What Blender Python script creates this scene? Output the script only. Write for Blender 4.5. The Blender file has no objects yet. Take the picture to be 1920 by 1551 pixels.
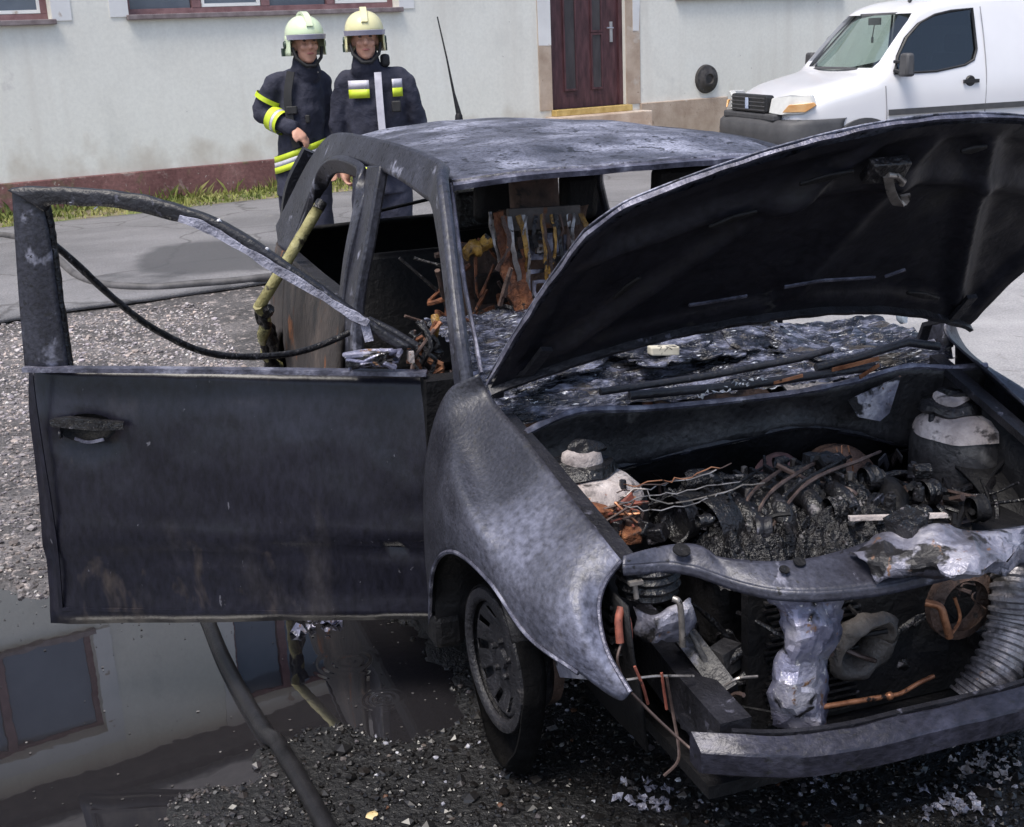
import bpy, bmesh, math, random
import numpy as np
from mathutils import Vector, Matrix, noise
from math import sin, cos, pi, radians, sqrt
random.seed(7); rng = np.random.default_rng(7)
S = bpy.context.scene; COL = S.collection

# ---------------------------------------------------------------- camera
cd = bpy.data.cameras.new('camera'); cam = bpy.data.objects.new('camera', cd); COL.objects.link(cam)
def cam_axes(yaw, pitch, roll):
    f = Vector((cos(pitch)*cos(yaw), cos(pitch)*sin(yaw), sin(pitch)))
    r = f.cross(Vector((0,0,1))).normalized(); u = r.cross(f)
    c, s = cos(roll), sin(roll)
    return c*r+s*u, -s*r+c*u, f
r_, u_, f_ = cam_axes(radians(161.43), radians(-16.48), radians(-2.46))
cam.matrix_world = Matrix(((r_.x,u_.x,-f_.x,2.683),(r_.y,u_.y,-f_.y,-1.582),(r_.z,u_.z,-f_.z,1.77),(0,0,0,1)))
cd.sensor_fit = 'HORIZONTAL'; cd.sensor_width = 36; cd.lens = 45.0; cd.clip_end = 500; cd.clip_start = .05
S.camera = cam
# ---------------------------------------------------------------- world and sun (soft, hazy daylight)
w = bpy.data.worlds.new('World'); S.world = w; w.use_nodes = True
nt = w.node_tree; bg = nt.nodes['Background']
sky = nt.nodes.new('ShaderNodeTexSky'); sky.sky_type = 'NISHITA'; sky.sun_disc = False
SUN_EL, SUN_AZ = radians(66), radians(-55)      # azimuth measured from +X towards +Y
sky.sun_elevation = SUN_EL; sky.sun_rotation = pi/2 - SUN_AZ
sky.air_density = 1.0; sky.dust_density = 3.0; sky.ozone_density = 1.2
nt.links.new(sky.outputs[0], bg.inputs[0]); bg.inputs[1].default_value = 0.12
sd = bpy.data.lights.new('sun', 'SUN'); sun = bpy.data.objects.new('sun', sd); COL.objects.link(sun)
sd.energy = 2.0; sd.angle = radians(24); sd.color = (1, .96, .89)
sun.rotation_euler = Vector((cos(SUN_EL)*cos(SUN_AZ), cos(SUN_EL)*sin(SUN_AZ), sin(SUN_EL))).to_track_quat('Z', 'Y').to_euler()
S.view_settings.view_transform = 'Standard'; S.view_settings.look = 'None'
S.view_settings.exposure = 0.84; S.view_settings.gamma = 1; S.view_settings.use_curve_mapping = False
S.render.engine = 'CYCLES'; S.cycles.max_bounces = 5; S.cycles.diffuse_bounces = 2; S.cycles.glossy_bounces = 3; S.cycles.transparent_max_bounces = 6

# ---------------------------------------------------------------- materials
MATS = {}
def mat(name, stops, scale=5, detail=4, rough=.6, metal=0., bump=0., bscale=40, over=(), stretch=(1,1,1), spec=.5, dist=0., fine=None, coat=0.):
    """colour ramp over noise; over = [(scale, lo, hi, colour, roughness)] patches laid on top"""
    if name in MATS: return MATS[name]
    m = bpy.data.materials.new(name); m.use_nodes = True; MATS[name] = m
    N, L = m.node_tree.nodes, m.node_tree.links; b = N['Principled BSDF']
    tc = N.new('ShaderNodeTexCoord'); mp = N.new('ShaderNodeMapping'); mp.inputs['Scale'].default_value = stretch
    L.new(tc.outputs['Object'], mp.inputs[0])
    def noi(sc, det=6, ds=0., off=0.):
        n = N.new('ShaderNodeTexNoise'); n.inputs['Scale'].default_value = sc; n.inputs['Detail'].default_value = det
        n.inputs['Distortion'].default_value = ds; n.inputs['Roughness'].default_value = .6
        if off:
            a = N.new('ShaderNodeVectorMath'); a.inputs[1].default_value = (off, off*.7, -off); L.new(mp.outputs[0], a.inputs[0]); L.new(a.outputs[0], n.inputs[0])
        else: L.new(mp.outputs[0], n.inputs[0])
        return n.outputs['Fac']
    def ramp(src, st):
        r = N.new('ShaderNodeValToRGB'); e = r.color_ramp.elements
        while len(e) < len(st): e.new(.5)
        for i, (p, c) in enumerate(st):
            e[i].position = p; e[i].color = (*c, 1) if not isinstance(c, (int, float)) else (c, c, c, 1)
        L.new(src, r.inputs[0]); return r.outputs[0]
    if len(stops) == 1: stops = [(0., stops[0][1]), (1., tuple(min(1, k*1.12) for k in stops[0][1]))]
    col = ramp(noi(scale, detail, dist), stops)
    rg = None
    for i, o in enumerate(over):
        sc, lo, hi, c, ro = o[:5]
        mk = ramp(noi(sc, 4, .4, 3.1*(i+1)), [(lo, 0.), (hi, 1.)])
        mx = N.new('ShaderNodeMix'); mx.data_type = 'RGBA'; L.new(mk, mx.inputs['Factor']); L.new(col, mx.inputs['A']); mx.inputs['B'].default_value = (*c, 1); col = mx.outputs['Result']
        rm = N.new('ShaderNodeMix'); rm.data_type = 'FLOAT'; L.new(mk, rm.inputs['Factor'])
        if rg is None: rm.inputs['A'].default_value = rough
        else: L.new(rg, rm.inputs['A'])
        rm.inputs['B'].default_value = ro; rg = rm.outputs['Result']
    if fine:
        fs, amt = fine
        fr = ramp(noi(fs, 2, 0, 9.), [(.3, 1-amt), (.7, 1+amt*.6)])
        mx = N.new('ShaderNodeMix'); mx.data_type = 'RGBA'; mx.blend_type = 'MULTIPLY'; mx.inputs['Factor'].default_value = 1
        L.new(col, mx.inputs['A']); L.new(fr, mx.inputs['B']); col = mx.outputs['Result']
    L.new(col, b.inputs['Base Color'])
    if rg is None: b.inputs['Roughness'].default_value = rough
    else: L.new(rg, b.inputs['Roughness'])
    b.inputs['Metallic'].default_value = metal; b.inputs['Specular IOR Level'].default_value = spec
    b.inputs['Coat Weight'].default_value = coat
    if bump:
        bp = N.new('ShaderNodeBump'); bp.inputs['Strength'].default_value = bump; bp.inputs['Distance'].default_value = .02
        L.new(noi(bscale, 4, .3, 5.), bp.inputs['Height']); L.new(bp.outputs[0], b.inputs['Normal'])
    return m
SOOT = (.012,.012,.014); ASH = (.30,.31,.38); RUST = (.17,.065,.025); DUST=(.16,.14,.12)
M_roof = mat('ash_grey_roof_metal', [(.34,(.028,.029,.042)),(.5,(.11,.115,.155)),(.66,(.34,.35,.44))], 3.4, rough=.42, bump=0.3, bscale=60, over=[(30,.58,.63,(.014,.014,.02),.5),(11,.60,.68,(.05,.052,.07),.4)], fine=(120,.6))
M_fender = mat('scorched_wing_paint', [(.34,(.016,.016,.022)),(.52,(.040,.041,.054)),(.70,(.10,.103,.135))], 2.6, rough=.40, bump=0.18, bscale=80, over=[(5,.62,.72,(.10,.085,.07),.55),(60,.60,.66,(.02,.02,.025),.6)], fine=(120,.45))
# the paint has burnt through to pale ash towards the lamp and along the bonnet edge
m = M_fender; N, L = m.node_tree.nodes, m.node_tree.links; b = N['Principled BSDF']
tc = N.new('ShaderNodeTexCoord'); sx = N.new('ShaderNodeSeparateXYZ'); L.new(tc.outputs['Object'], sx.inputs[0])
nz = N.new('ShaderNodeTexNoise'); nz.inputs['Scale'].default_value = 4.5; nz.inputs['Detail'].default_value = 5; L.new(tc.outputs['Object'], nz.inputs[0])
a1 = N.new('ShaderNodeMath'); a1.operation = 'MULTIPLY_ADD'; a1.inputs[1].default_value = 1.0; L.new(nz.outputs['Fac'], a1.inputs[0]); L.new(sx.outputs['X'], a1.inputs[2])
r1 = N.new('ShaderNodeMapRange'); r1.inputs['From Min'].default_value = .62; r1.inputs['From Max'].default_value = 1.08; r1.inputs['To Max'].default_value = .9; L.new(a1.outputs[0], r1.inputs['Value'])
src = b.inputs['Base Color'].links[0].from_socket; nf = N.new('ShaderNodeTexNoise'); nf.inputs['Scale'].default_value = 62; nf.inputs['Detail'].default_value = 6; L.new(tc.outputs['Object'], nf.inputs[0])
cr = N.new('ShaderNodeValToRGB'); cr.color_ramp.elements[0].position = .30; cr.color_ramp.elements[0].color = (.06,.062,.085,1); cr.color_ramp.elements[1].position = .66; cr.color_ramp.elements[1].color = (.24,.25,.34,1); L.new(nf.outputs['Fac'], cr.inputs[0])
mx = N.new('ShaderNodeMix'); mx.data_type = 'RGBA'; L.new(r1.outputs[0], mx.inputs['Factor']); L.new(src, mx.inputs['A']); L.new(cr.outputs[0], mx.inputs['B']); L.new(mx.outputs['Result'], b.inputs['Base Color'])
M_pillar = mat('blue_grey_burnt_metal', [(.3,(.014,.014,.021)),(.6,(.038,.040,.056)),(.8,(.11,.115,.15))], 5, rough=.42, bump=0.18, bscale=60, over=[(9,.62,.7,(.2,.205,.26),.45),(40,.62,.66,(.012,.012,.015),.6)], fine=(80,.5))
M_flank = mat('brown_scorched_panel', [(.3,(.012,.010,.010)),(.55,(.042,.034,.031)),(.75,(.11,.085,.072))], 4, rough=.55, bump=.35, over=[(6,.54,.64,(.012,.011,.012),.5),(11,.62,.7,RUST,.8)], stretch=(1,1,.5), fine=(70,.4))
M_door = mat('sooty_dark_door_paint', [(.3,(.008,.008,.014)),(.6,(.014,.014,.023)),(.8,(.027,.027,.04))], 2.2, rough=.33, bump=0.09, bscale=38, spec=.36, over=[(7,.64,.76,(.06,.047,.042),.5),(50,.70,.73,(.10,.10,.12),.4),(3,.58,.74,(.036,.032,.036),.5)], fine=(60,.4), stretch=(1,1,.45))
M_frame = mat('black_crusted_frame', [(.3,(.006,.006,.008)),(.7,(.022,.022,.029))], 12, rough=.42, bump=0.3, bscale=60, over=[(22,.62,.68,(.08,.08,.105),.4)])
M_hood = mat('black_soot_hood_underside', [(.3,(.007,.007,.011)),(.6,(.014,.014,.020)),(.8,(.028,.028,.034))], 2.4, rough=.45, bump=0.14, bscale=22, spec=.3, over=[(3.5,.62,.76,(.030,.029,.029),.5),(16,.66,.72,(.03,.03,.032),.5)], fine=(50,.4))
M_ash = mat('pale_blue_ash', [(.3,(.14,.14,.18)),(.7,(.46,.46,.57))], 20, rough=.7, bump=.6, bscale=90)
M_edge = mat('bare_metal_edge', [(.3,(.03,.03,.042)),(.55,(.13,.13,.175)),(.75,(.42,.42,.5))], 16, rough=.38, metal=.4, bump=.3, bscale=90)
M_dark = mat('matte_soot', [(.3,(.003,.003,.004)),(.7,(.011,.0105,.012))], 8, rough=.6, bump=0.4, bscale=30, spec=.3)
M_char = mat('charred_plastic', [(.3,(.004,.004,.005)),(.7,(.018,.017,.019))], 14, rough=.28, bump=0.6, bscale=45, over=[(34,.64,.69,(.13,.12,.13),.4),(12,.66,.74,(.05,.035,.028),.6)])
M_alu = mat('heat_stained_aluminium', [(.3,(.08,.08,.12)),(.5,(.22,.22,.31)),(.72,(.5,.48,.53))], 10, rough=.4, metal=.4, bump=0.35, bscale=35, over=[(12,.56,.62,(.015,.014,.015),.5),(24,.62,.68,(.2,.11,.06),.6),(60,.64,.68,(.7,.68,.7),.3)])
M_cross = mat('grey_scorched_crossmember', [(.3,(.022,.022,.032)),(.7,(.065,.068,.095))], 6, rough=.40, metal=.15, bump=0.14, bscale=60, over=[(16,.64,.72,(.22,.22,.28),.4),(50,.64,.68,(.015,.015,.018),.5)], fine=(90,.35))
M_crush = mat('crumpled_pale_metal', [(.3,(.05,.048,.06)),(.5,(.22,.22,.28)),(.72,(.6,.58,.63))], 11, rough=.42, metal=.3, bump=0.4, bscale=34, over=[(11,.52,.58,(.02,.019,.021),.5),(30,.64,.7,(.16,.09,.06),.6)])
M_beam = mat('scorched_bumper_beam', [(.3,(.010,.010,.016)),(.55,(.024,.024,.037)),(.8,(.075,.075,.11))], 5, rough=.36, metal=.25, bump=0.15, bscale=70, over=[(7,.62,.74,(.16,.16,.21),.4),(36,.62,.67,(.014,.014,.018),.5)], stretch=(1,.6,1), fine=(70,.45))
M_white = mat('ash_white_mount', [(.3,(.18,.155,.155)),(.55,(.44,.39,.38)),(.75,(.62,.57,.56))], 12, rough=.75, bump=.5, bscale=40, over=[(15,.58,.66,(.06,.052,.052),.7),(40,.66,.7,(.25,.14,.11),.8)])
M_rust = mat('orange_rust', [(.3,(.05,.02,.012)),(.6,(.2,.07,.028)),(.8,(.38,.17,.07))], 26, rough=.75, bump=.7, bscale=60, over=[(20,.56,.62,(.012,.01,.01),.6)])
M_brown = mat('rusty_brown_drum', [(.3,(.035,.022,.018)),(.7,(.14,.085,.065))], 16, rough=.65, bump=.5, over=[(20,.58,.66,(.015,.012,.012),.6)])
M_copper = mat('bare_copper', [(.3,(.16,.06,.03)),(.7,(.55,.26,.14))], 24, rough=.42, metal=.6, over=[(30,.6,.66,(.02,.015,.015),.6)])
M_wire = mat('burnt_wire', [(.3,(.03,.02,.018)),(.7,(.13,.09,.08))], 30, rough=.5, metal=.3)
M_redw = mat('red_brown_cable', [(.3,(.09,.025,.018)),(.7,(.34,.105,.07))], 30, rough=.6, over=[(30,.58,.64,(.02,.012,.012),.6)])
M_pipe = mat('bare_steel_pipe', [(.3,(.12,.11,.105)),(.7,(.46,.42,.39))], 24, rough=.35, metal=.6, over=[(36,.6,.66,(.02,.018,.018),.6)])
M_wall_fw = mat('grey_firewall', [(.3,(.012,.012,.014)),(.55,(.034,.033,.036)),(.8,(.10,.097,.098))], 4, rough=.5, bump=.35, bscale=30, over=[(5,.64,.76,(.17,.165,.16),.6),(26,.62,.67,(.01,.01,.011),.5)], fine=(60,.4))
M_amber = mat('amber_melted_plastic', [(.3,(.08,.035,.008)),(.7,(.5,.28,.05))], 30, rough=.4, bump=.6, over=[(22,.56,.62,(.012,.01,.01),.5)])
M_yellow = mat('scorched_yellow_tube', [(.3,(.16,.14,.05)),(.55,(.36,.33,.15)),(.8,(.52,.49,.30))], 12, rough=.55, bump=.4, over=[(14,.56,.64,(.035,.028,.015),.6)])
M_tyre = mat('burnt_tyre', [(.3,(.003,.003,.0035)),(.7,(.011,.0105,.011))], 20, rough=.95, bump=.3, bscale=50, spec=.08)
M_rim = mat('sooty_steel_rim', [(.3,(.007,.007,.009)),(.7,(.024,.023,.028))], 8, rough=.5, metal=.1, bump=.5, bscale=60, over=[(14,.62,.7,(.06,.054,.054),.6)])
M_cream = mat('seat_remnant_cream', [(.3,(.35,.32,.25)),(.7,(.62,.58,.48))], 12, rough=.7, over=[(30,.58,.64,(.03,.03,.03),.6)])
M_green = mat('olive_plastic_scrap', [(.3,(.12,.14,.03)),(.7,(.32,.34,.08))], 20, rough=.5)
M_glass = mat('crazed_sooty_glass', [(.36,(.006,.006,.009)),(.5,(.032,.034,.05)),(.64,(.20,.21,.29))], 16, rough=.16, bump=1., bscale=34, stretch=(2.2,.6,2.2), over=[(10,.60,.66,(.06,.05,.042),.35),(42,.63,.67,(.6,.62,.68),.2)], spec=.7, fine=(70,.6))

# ---------------------------------------------------------------- helpers
def empty(name, loc, rz=0):
    o = bpy.data.objects.new(name, None); COL.objects.link(o); o.location = loc; o.rotation_euler = (0,0,rz); o.empty_display_size = .1
    return o
def mtx(o):
    return Matrix.Translation(o.location) @ o.rotation_euler.to_matrix().to_4x4()
def wmtx(o):
    m = mtx(o)
    return m
def tag(o, label=None, cat=None, group=None, kind=None):
    if label: o['label'] = label
    if cat: o['category'] = cat
    if group: o['group'] = group
    if kind: o['kind'] = kind
    return o
LOCAL = set()
def obj(name, V, F, m, parent=None, smooth=True, solid=0, bevel=0, sub=0, mats=None, local=False, auto=52, off=-1):
    me = bpy.data.meshes.new(name); me.from_pydata([tuple(v) for v in V], [], [tuple(f) for f in F]); me.update()
    bm = bmesh.new(); bm.from_mesh(me); bmesh.ops.recalc_face_normals(bm, faces=bm.faces); bm.to_mesh(me); bm.free()
    if m: me.materials.append(m)
    for k in mats or (): me.materials.append(k)
    if smooth:
        me.shade_smooth()
        if auto is not None: me.set_sharp_from_angle(angle=radians(auto))
    o = bpy.data.objects.new(name, me); COL.objects.link(o)
    if parent:
        o.parent = parent
        o.matrix_parent_inverse = PINV.get(parent.name, Matrix()); PINV[o.name] = Matrix()
    if solid:
        s = o.modifiers.new('s', 'SOLIDIFY'); s.thickness = solid; s.offset = off
    if bevel:
        b = o.modifiers.new('b', 'BEVEL'); b.width = bevel; b.segments = 2; b.limit_method = 'ANGLE'; b.angle_limit = radians(35)
    if sub:
        s = o.modifiers.new('d', 'SUBSURF'); s.levels = sub; s.render_levels = sub
    return o
PINV = {}
def root(name, loc, rz=0, local=False):
    e = empty(name, loc, rz)
    PINV[e.name] = Matrix() if local else mtx(e).inverted()
    return e
def crom(P, n):
    P = [Vector(p) for p in P]; out = []; k = len(P)-1
    for i in range(n):
        t = i/(n-1)*k; j = min(int(t), k-1); f = t-j
        a, b, c, d = P[max(j-1,0)], P[j], P[j+1], P[min(j+2,k)]
        if j == 0: a = b*2-c
        if j+2 > k: d = c*2-b
        out.append(.5*((2*b)+(c-a)*f+(2*a-5*b+4*c-d)*f*f+(3*b-a-3*c+d)*f**3))
    return out
class MB:
    def __init__(s): s.V = []; s.F = []
    def add(s, V, F):
        n = len(s.V); s.V += [Vector(v) for v in V]; s.F += [tuple(i+n for i in f) for f in F]; return s
    def grid(s, rows, close=False):
        nr, nc = len(rows), len(rows[0]); V = [p for r in rows for p in r]; F = []
        for i in range(nr-1):
            for j in range(nc if close else nc-1):
                k = (j+1) % nc; F.append((i*nc+j, i*nc+k, (i+1)*nc+k, (i+1)*nc+j))
        return s.add(V, F)
    def loft(s, rows, nu, nv):
        R = [crom(r, nv) for r in rows]; Cc = [crom([R[i][j] for i in range(len(R))], nu) for j in range(nv)]
        return s.grid([[Cc[j][i] for j in range(nv)] for i in range(nu)])
    def box(s, c, d, rot=None, taper=1):
        x, y, z = d[0]/2, d[1]/2, d[2]/2; c = Vector(c)
        V = [Vector((sx*x*(taper if sz > 0 else 1), sy*y*(taper if sz > 0 else 1), sz*z)) for sz in (-1,1) for sy in (-1,1) for sx in (-1,1)]
        if rot is not None: V = [rot @ v for v in V]
        return s.add([v+c for v in V], [(0,1,3,2),(4,6,7,5),(0,4,5,1),(1,5,7,3),(3,7,6,2),(2,6,4,0)])
    def tube(s, P, r, n=8, caps=True, wob=0):
        P = [Vector(p) for p in P]; rows = []; up = None
        for i, p in enumerate(P):
            t = (P[min(i+1,len(P)-1)]-P[max(i-1,0)]).normalized()
            if up is None: up = Vector((0,0,1)) if abs(t.z) < .9 else Vector((1,0,0))
            a = t.cross(up).normalized(); up = a.cross(t).normalized()
            ri = r[i] if isinstance(r, (list, tuple)) else r
            if wob: ri *= 1+wob*(random.random()-.5)
            rows.append([p+(a*cos(2*pi*k/n)+up*sin(2*pi*k/n))*ri for k in range(n)])
        n0 = len(s.V); s.grid(rows, True)
        if caps:
            s.F.append(tuple(n0+k for k in range(n))); s.F.append(tuple(n0+(len(P)-1)*n+k for k in reversed(range(n))))
        return s
    def strip(s, P, wv, w, h, n_taper=None):
        """rectangular section swept along P; wv = width direction (list or one), w across, h thickness"""
        P = [Vector(p) for p in P]; rows = []
        for i, p in enumerate(P):
            t = (P[min(i+1,len(P)-1)]-P[max(i-1,0)]).normalized()
            a = Vector(wv[i] if isinstance(wv, list) else wv); a = (a-t*a.dot(t)).normalized(); b = t.cross(a)
            ww = w[i] if isinstance(w, list) else w; hh = h[i] if isinstance(h, list) else h
            rows.append([p+a*ww/2*x+b*hh/2*y for x, y in ((-1,-1),(1,-1),(1,1),(-1,1))])
        n0 = len(s.V); s.grid(rows, True)
        s.F.append(tuple(n0+k for k in range(4))); s.F.append(tuple(n0+(len(P)-1)*4+k for k in reversed(range(4))))
        return s
    def lathe(s, prof, c, axis='z', n=24, rot=None):
        rows = []; c = Vector(c)
        for r, h in prof:
            row = []
            for k in range(n):
                a = 2*pi*k/n; v = Vector((r*cos(a), r*sin(a), h))
                if axis == 'x': v = Vector((v.z, v.x, v.y))
                if axis == 'y': v = Vector((v.x, v.z, v.y))
                if rot is not None: v = rot @ v
                row.append(v+c)
            rows.append(row)
        s.grid(rows, True); return s
    def prism(s, outline, d):
        """outline: 3D loop; d: extrusion vector"""
        d = Vector(d); O = [Vector(p) for p in outline]; n = len(O); n0 = len(s.V)
        s.V += O+[p+d for p in O]
        s.F.append(tuple(n0+i for i in range(n))); s.F.append(tuple(n0+n+i for i in reversed(range(n))))
        for i in range(n): s.F.append((n0+i, n0+(i+1) % n, n0+n+(i+1) % n, n0+n+i))
        return s
    def ring(s, outer, inner, d):
        """flat frame between two loops of equal count, extruded by d"""
        d = Vector(d); n = len(outer); O = [Vector(p) for p in outer]; I = [Vector(p) for p in inner]; n0 = len(s.V)
        s.V += O+I+[p+d for p in O]+[p+d for p in I]
        for i in range(n):
            j = (i+1) % n
            s.F += [(n0+i,n0+j,n0+n+j,n0+n+i),(n0+2*n+i,n0+3*n+i,n0+3*n+j,n0+2*n+j),(n0+i,n0+2*n+i,n0+2*n+j,n0+j),(n0+n+i,n0+n+j,n0+3*n+j,n0+3*n+i)]
        return s
    def jit(s, a, f=6.):
        for v in s.V: v += noise.noise_vector(v*f)*a
        return s
    def out(s, name, m, parent=None, **k): return obj(name, s.V, s.F, m, parent, **k)
    def each(s, name, m, parent=None, **k):
        """one object for every separate piece"""
        par = list(range(len(s.V)))
        def find(a):
            while par[a] != a: par[a] = par[par[a]]; a = par[a]
            return a
        for f in s.F:
            for v in f[1:]: par[find(v)] = find(f[0])
        groups = {}
        for f in s.F: groups.setdefault(find(f[0]), []).append(f)
        res = []
        for fs in groups.values():
            ids = sorted({v for f in fs for v in f}); mp = {v: i for i, v in enumerate(ids)}
            res.append(obj(name, [s.V[i] for i in ids], [tuple(mp[v] for v in f) for f in fs], m, parent, **k))
        return res
def rotz(a): return Matrix.Rotation(a, 3, 'Z')
def rot(a, ax): return Matrix.Rotation(a, 3, ax)
def sstep(a, b, x):
    t = max(0, min(1, (x-a)/(b-a))); return t*t*(3-2*t)
def lerp(a, b, t): return a+(b-a)*t
def fbm(x, y, z=0, o=4): return noise.fractal(Vector((x, y, z)), 1., 2., o)

# ================================================================= SETTING
B0 = Vector((-11.799,-2.291,0)); WD = Vector((-.2236,.9747,0)); WN = Vector((.9747,.2236,0))   # wall foot, along it, out of it
def wp(s, o, z): return B0+WD*s+WN*o+Vector((0,0,z))
def so(x, y):
    d = Vector((x,y,0))-B0; return d.dot(WD), d.dot(WN)
PUD = [(-2.507,-3.290,0.000),(-1.782,-1.981,0.000),(-1.425,-1.555,0.000),(-1.236,-1.037,0.000),(-0.906,-0.690,-0.000),(-0.333,-0.775,0.000),(-0.251,-0.931,0.000),(-0.386,-1.074,0.000),(-0.384,-1.275,0.000),(-0.247,-1.403,0.000),(-0.139,-1.531,-0.000),(0.214,-1.640,0.000),(0.166,-2.507,0.000)]
PUD = [(p[0], p[1]) for p in PUD]
def pud_sdf(x, y):
    d = 1e9; ins = False; n = len(PUD)
    for i in range(n):
        x0, y0 = PUD[i]; x1, y1 = PUD[(i+1) % n]; ex, ey = x1-x0, y1-y0
        t = max(0, min(1, ((x-x0)*ex+(y-y0)*ey)/(ex*ex+ey*ey))); d = min(d, (x-x0-t*ex)**2+(y-y0-t*ey)**2)
        if (y0 > y) != (y1 > y) and x < (x1-x0)*(y-y0)/(y1-y0)+x0: ins = not ins
    return -sqrt(d) if ins else sqrt(d)
def gz(x, y):
    z = .11*sstep(-4.5, -9.5, x)
    if -4.5 < x < 2.2 and -4.5 < y < 2.6:
        d = pud_sdf(x, y)+fbm(x*5, y*5, 2)*.10
        z += lerp(-.03, .016, sstep(-.16, .12, d))+fbm(x*9, y*9, 5)*.006+fbm(x*28, y*28, 1)*.003
    else: z += .016+fbm(x*1.5, y*1.5)*.012
    return z
def axis_pts(lo, a, b, hi, step):
    L = list(np.arange(a, b, step)); k = step; p = a; left = []
    while p > lo: k *= 1.22; p -= k; left.append(p)
    k = step; p = L[-1]; right = []
    while p < hi: k *= 1.22; p += k; right.append(p)
    return left[::-1]+L+right
xs = axis_pts(-80, -4.2, 1.4, 60, .034); ys = axis_pts(-70, -3.2, 1.6, 80, .034)
M_ground = mat('wet_dirt_ground', [(.3,(.045,.041,.041)),(.5,(.105,.097,.097)),(.7,(.21,.192,.19))], 2.5, rough=.55, bump=.8, bscale=55, over=[(20,.55,.65,(.38,.33,.31),.7),(28,.58,.64,(.05,.042,.038),.5)], fine=(60,.5))
# soot and fire water darken the dirt round the wreck: a stain with its own ragged outline
m = M_ground; N, L = m.node_tree.nodes, m.node_tree.links; b = N['Principled BSDF']
tc = N.new('ShaderNodeTexCoord'); va = N.new('ShaderNodeVectorMath'); va.operation = 'MULTIPLY_ADD'; va.inputs[1].default_value = (.40,.62,0); va.inputs[2].default_value = (.12,.06,0)
L.new(tc.outputs['Object'], va.inputs[0]); vl = N.new('ShaderNodeVectorMath'); vl.operation = 'LENGTH'; L.new(va.outputs[0], vl.inputs[0])
nn = N.new('ShaderNodeTexNoise'); nn.inputs['Scale'].default_value = 2.5; nn.inputs['Detail'].default_value = 7; L.new(tc.outputs['Object'], nn.inputs[0])
ma = N.new('ShaderNodeMath'); ma.operation = 'MULTIPLY_ADD'; ma.inputs[1].default_value = .9; L.new(nn.outputs['Fac'], ma.inputs[0]); L.new(vl.outputs['Value'], ma.inputs[2])
rr = N.new('ShaderNodeValToRGB'); rr.color_ramp.elements[0].position = .30; rr.color_ramp.elements[0].position = .95; rr.color_ramp.elements[0].color = (1,1,1,1); rr.color_ramp.elements[1].position = 1.0; rr.color_ramp.elements[1].color = (0,0,0,1)
mdiv = N.new('ShaderNodeMath'); mdiv.operation = 'MULTIPLY'; mdiv.inputs[1].default_value = .62; L.new(ma.outputs[0], mdiv.inputs[0]); L.new(mdiv.outputs[0], rr.inputs[0])
src = b.inputs['Base Color'].links[0].from_socket
mx = N.new('ShaderNodeMix'); mx.data_type = 'RGBA'; L.new(rr.outputs[0], mx.inputs['Factor']); L.new(src, mx.inputs['A']); mx.inputs['B'].default_value = (.007,.0068,.0075,1); L.new(mx.outputs['Result'], b.inputs['Base Color'])
rows = [[(x, y, gz(x, y)) for y in ys] for x in xs]
g = MB().grid(rows).out('ground', M_ground); tag(g, kind='structure')

# road
M_road = mat('worn_asphalt', [(.3,(.13,.128,.135)),(.7,(.225,.22,.23))], 1.3, rough=.75, bump=.5, bscale=160, over=[(1.1,.60,.70,(.07,.07,.076),.5),(7,.66,.74,(.24,.23,.22),.8)], fine=(130,.35), stretch=(1,.6,1))
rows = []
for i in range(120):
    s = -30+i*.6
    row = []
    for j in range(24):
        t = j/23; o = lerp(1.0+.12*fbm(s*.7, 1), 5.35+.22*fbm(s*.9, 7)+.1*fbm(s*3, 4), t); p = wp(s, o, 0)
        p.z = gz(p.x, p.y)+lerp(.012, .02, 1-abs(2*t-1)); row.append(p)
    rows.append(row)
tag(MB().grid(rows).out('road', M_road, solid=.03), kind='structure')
m = M_road; N, L = m.node_tree.nodes, m.node_tree.links; b = N['Principled BSDF']
tc = N.new('ShaderNodeTexCoord'); nz = N.new('ShaderNodeTexNoise'); nz.inputs['Scale'].default_value = 3; nz.inputs['Detail'].default_value = 5; L.new(tc.outputs['Object'], nz.inputs[0])
vx = N.new('ShaderNodeMix'); vx.data_type = 'RGBA'; vx.inputs['Factor'].default_value = .22; L.new(tc.outputs['Object'], vx.inputs['A']); L.new(nz.outputs['Color'], vx.inputs['B'])
vo = N.new('ShaderNodeTexVoronoi'); vo.feature = 'DISTANCE_TO_EDGE'; vo.inputs['Scale'].default_value = .75; L.new(vx.outputs['Result'], vo.inputs['Vector'])
mr = N.new('ShaderNodeMapRange'); mr.inputs['From Min'].default_value = .010; mr.inputs['From Max'].default_value = .003; mr.inputs['To Max'].default_value = .6; L.new(vo.outputs['Distance'], mr.inputs['Value'])
mx = N.new('ShaderNodeMix'); mx.data_type = 'RGBA'; L.new(mr.outputs[0], mx.inputs['Factor']); L.new(b.inputs['Base Color'].links[0].from_socket, mx.inputs['A']); mx.inputs['B'].default_value = (.05,.048,.048,1); L.new(mx.outputs['Result'], b.inputs['Base Color'])
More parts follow.
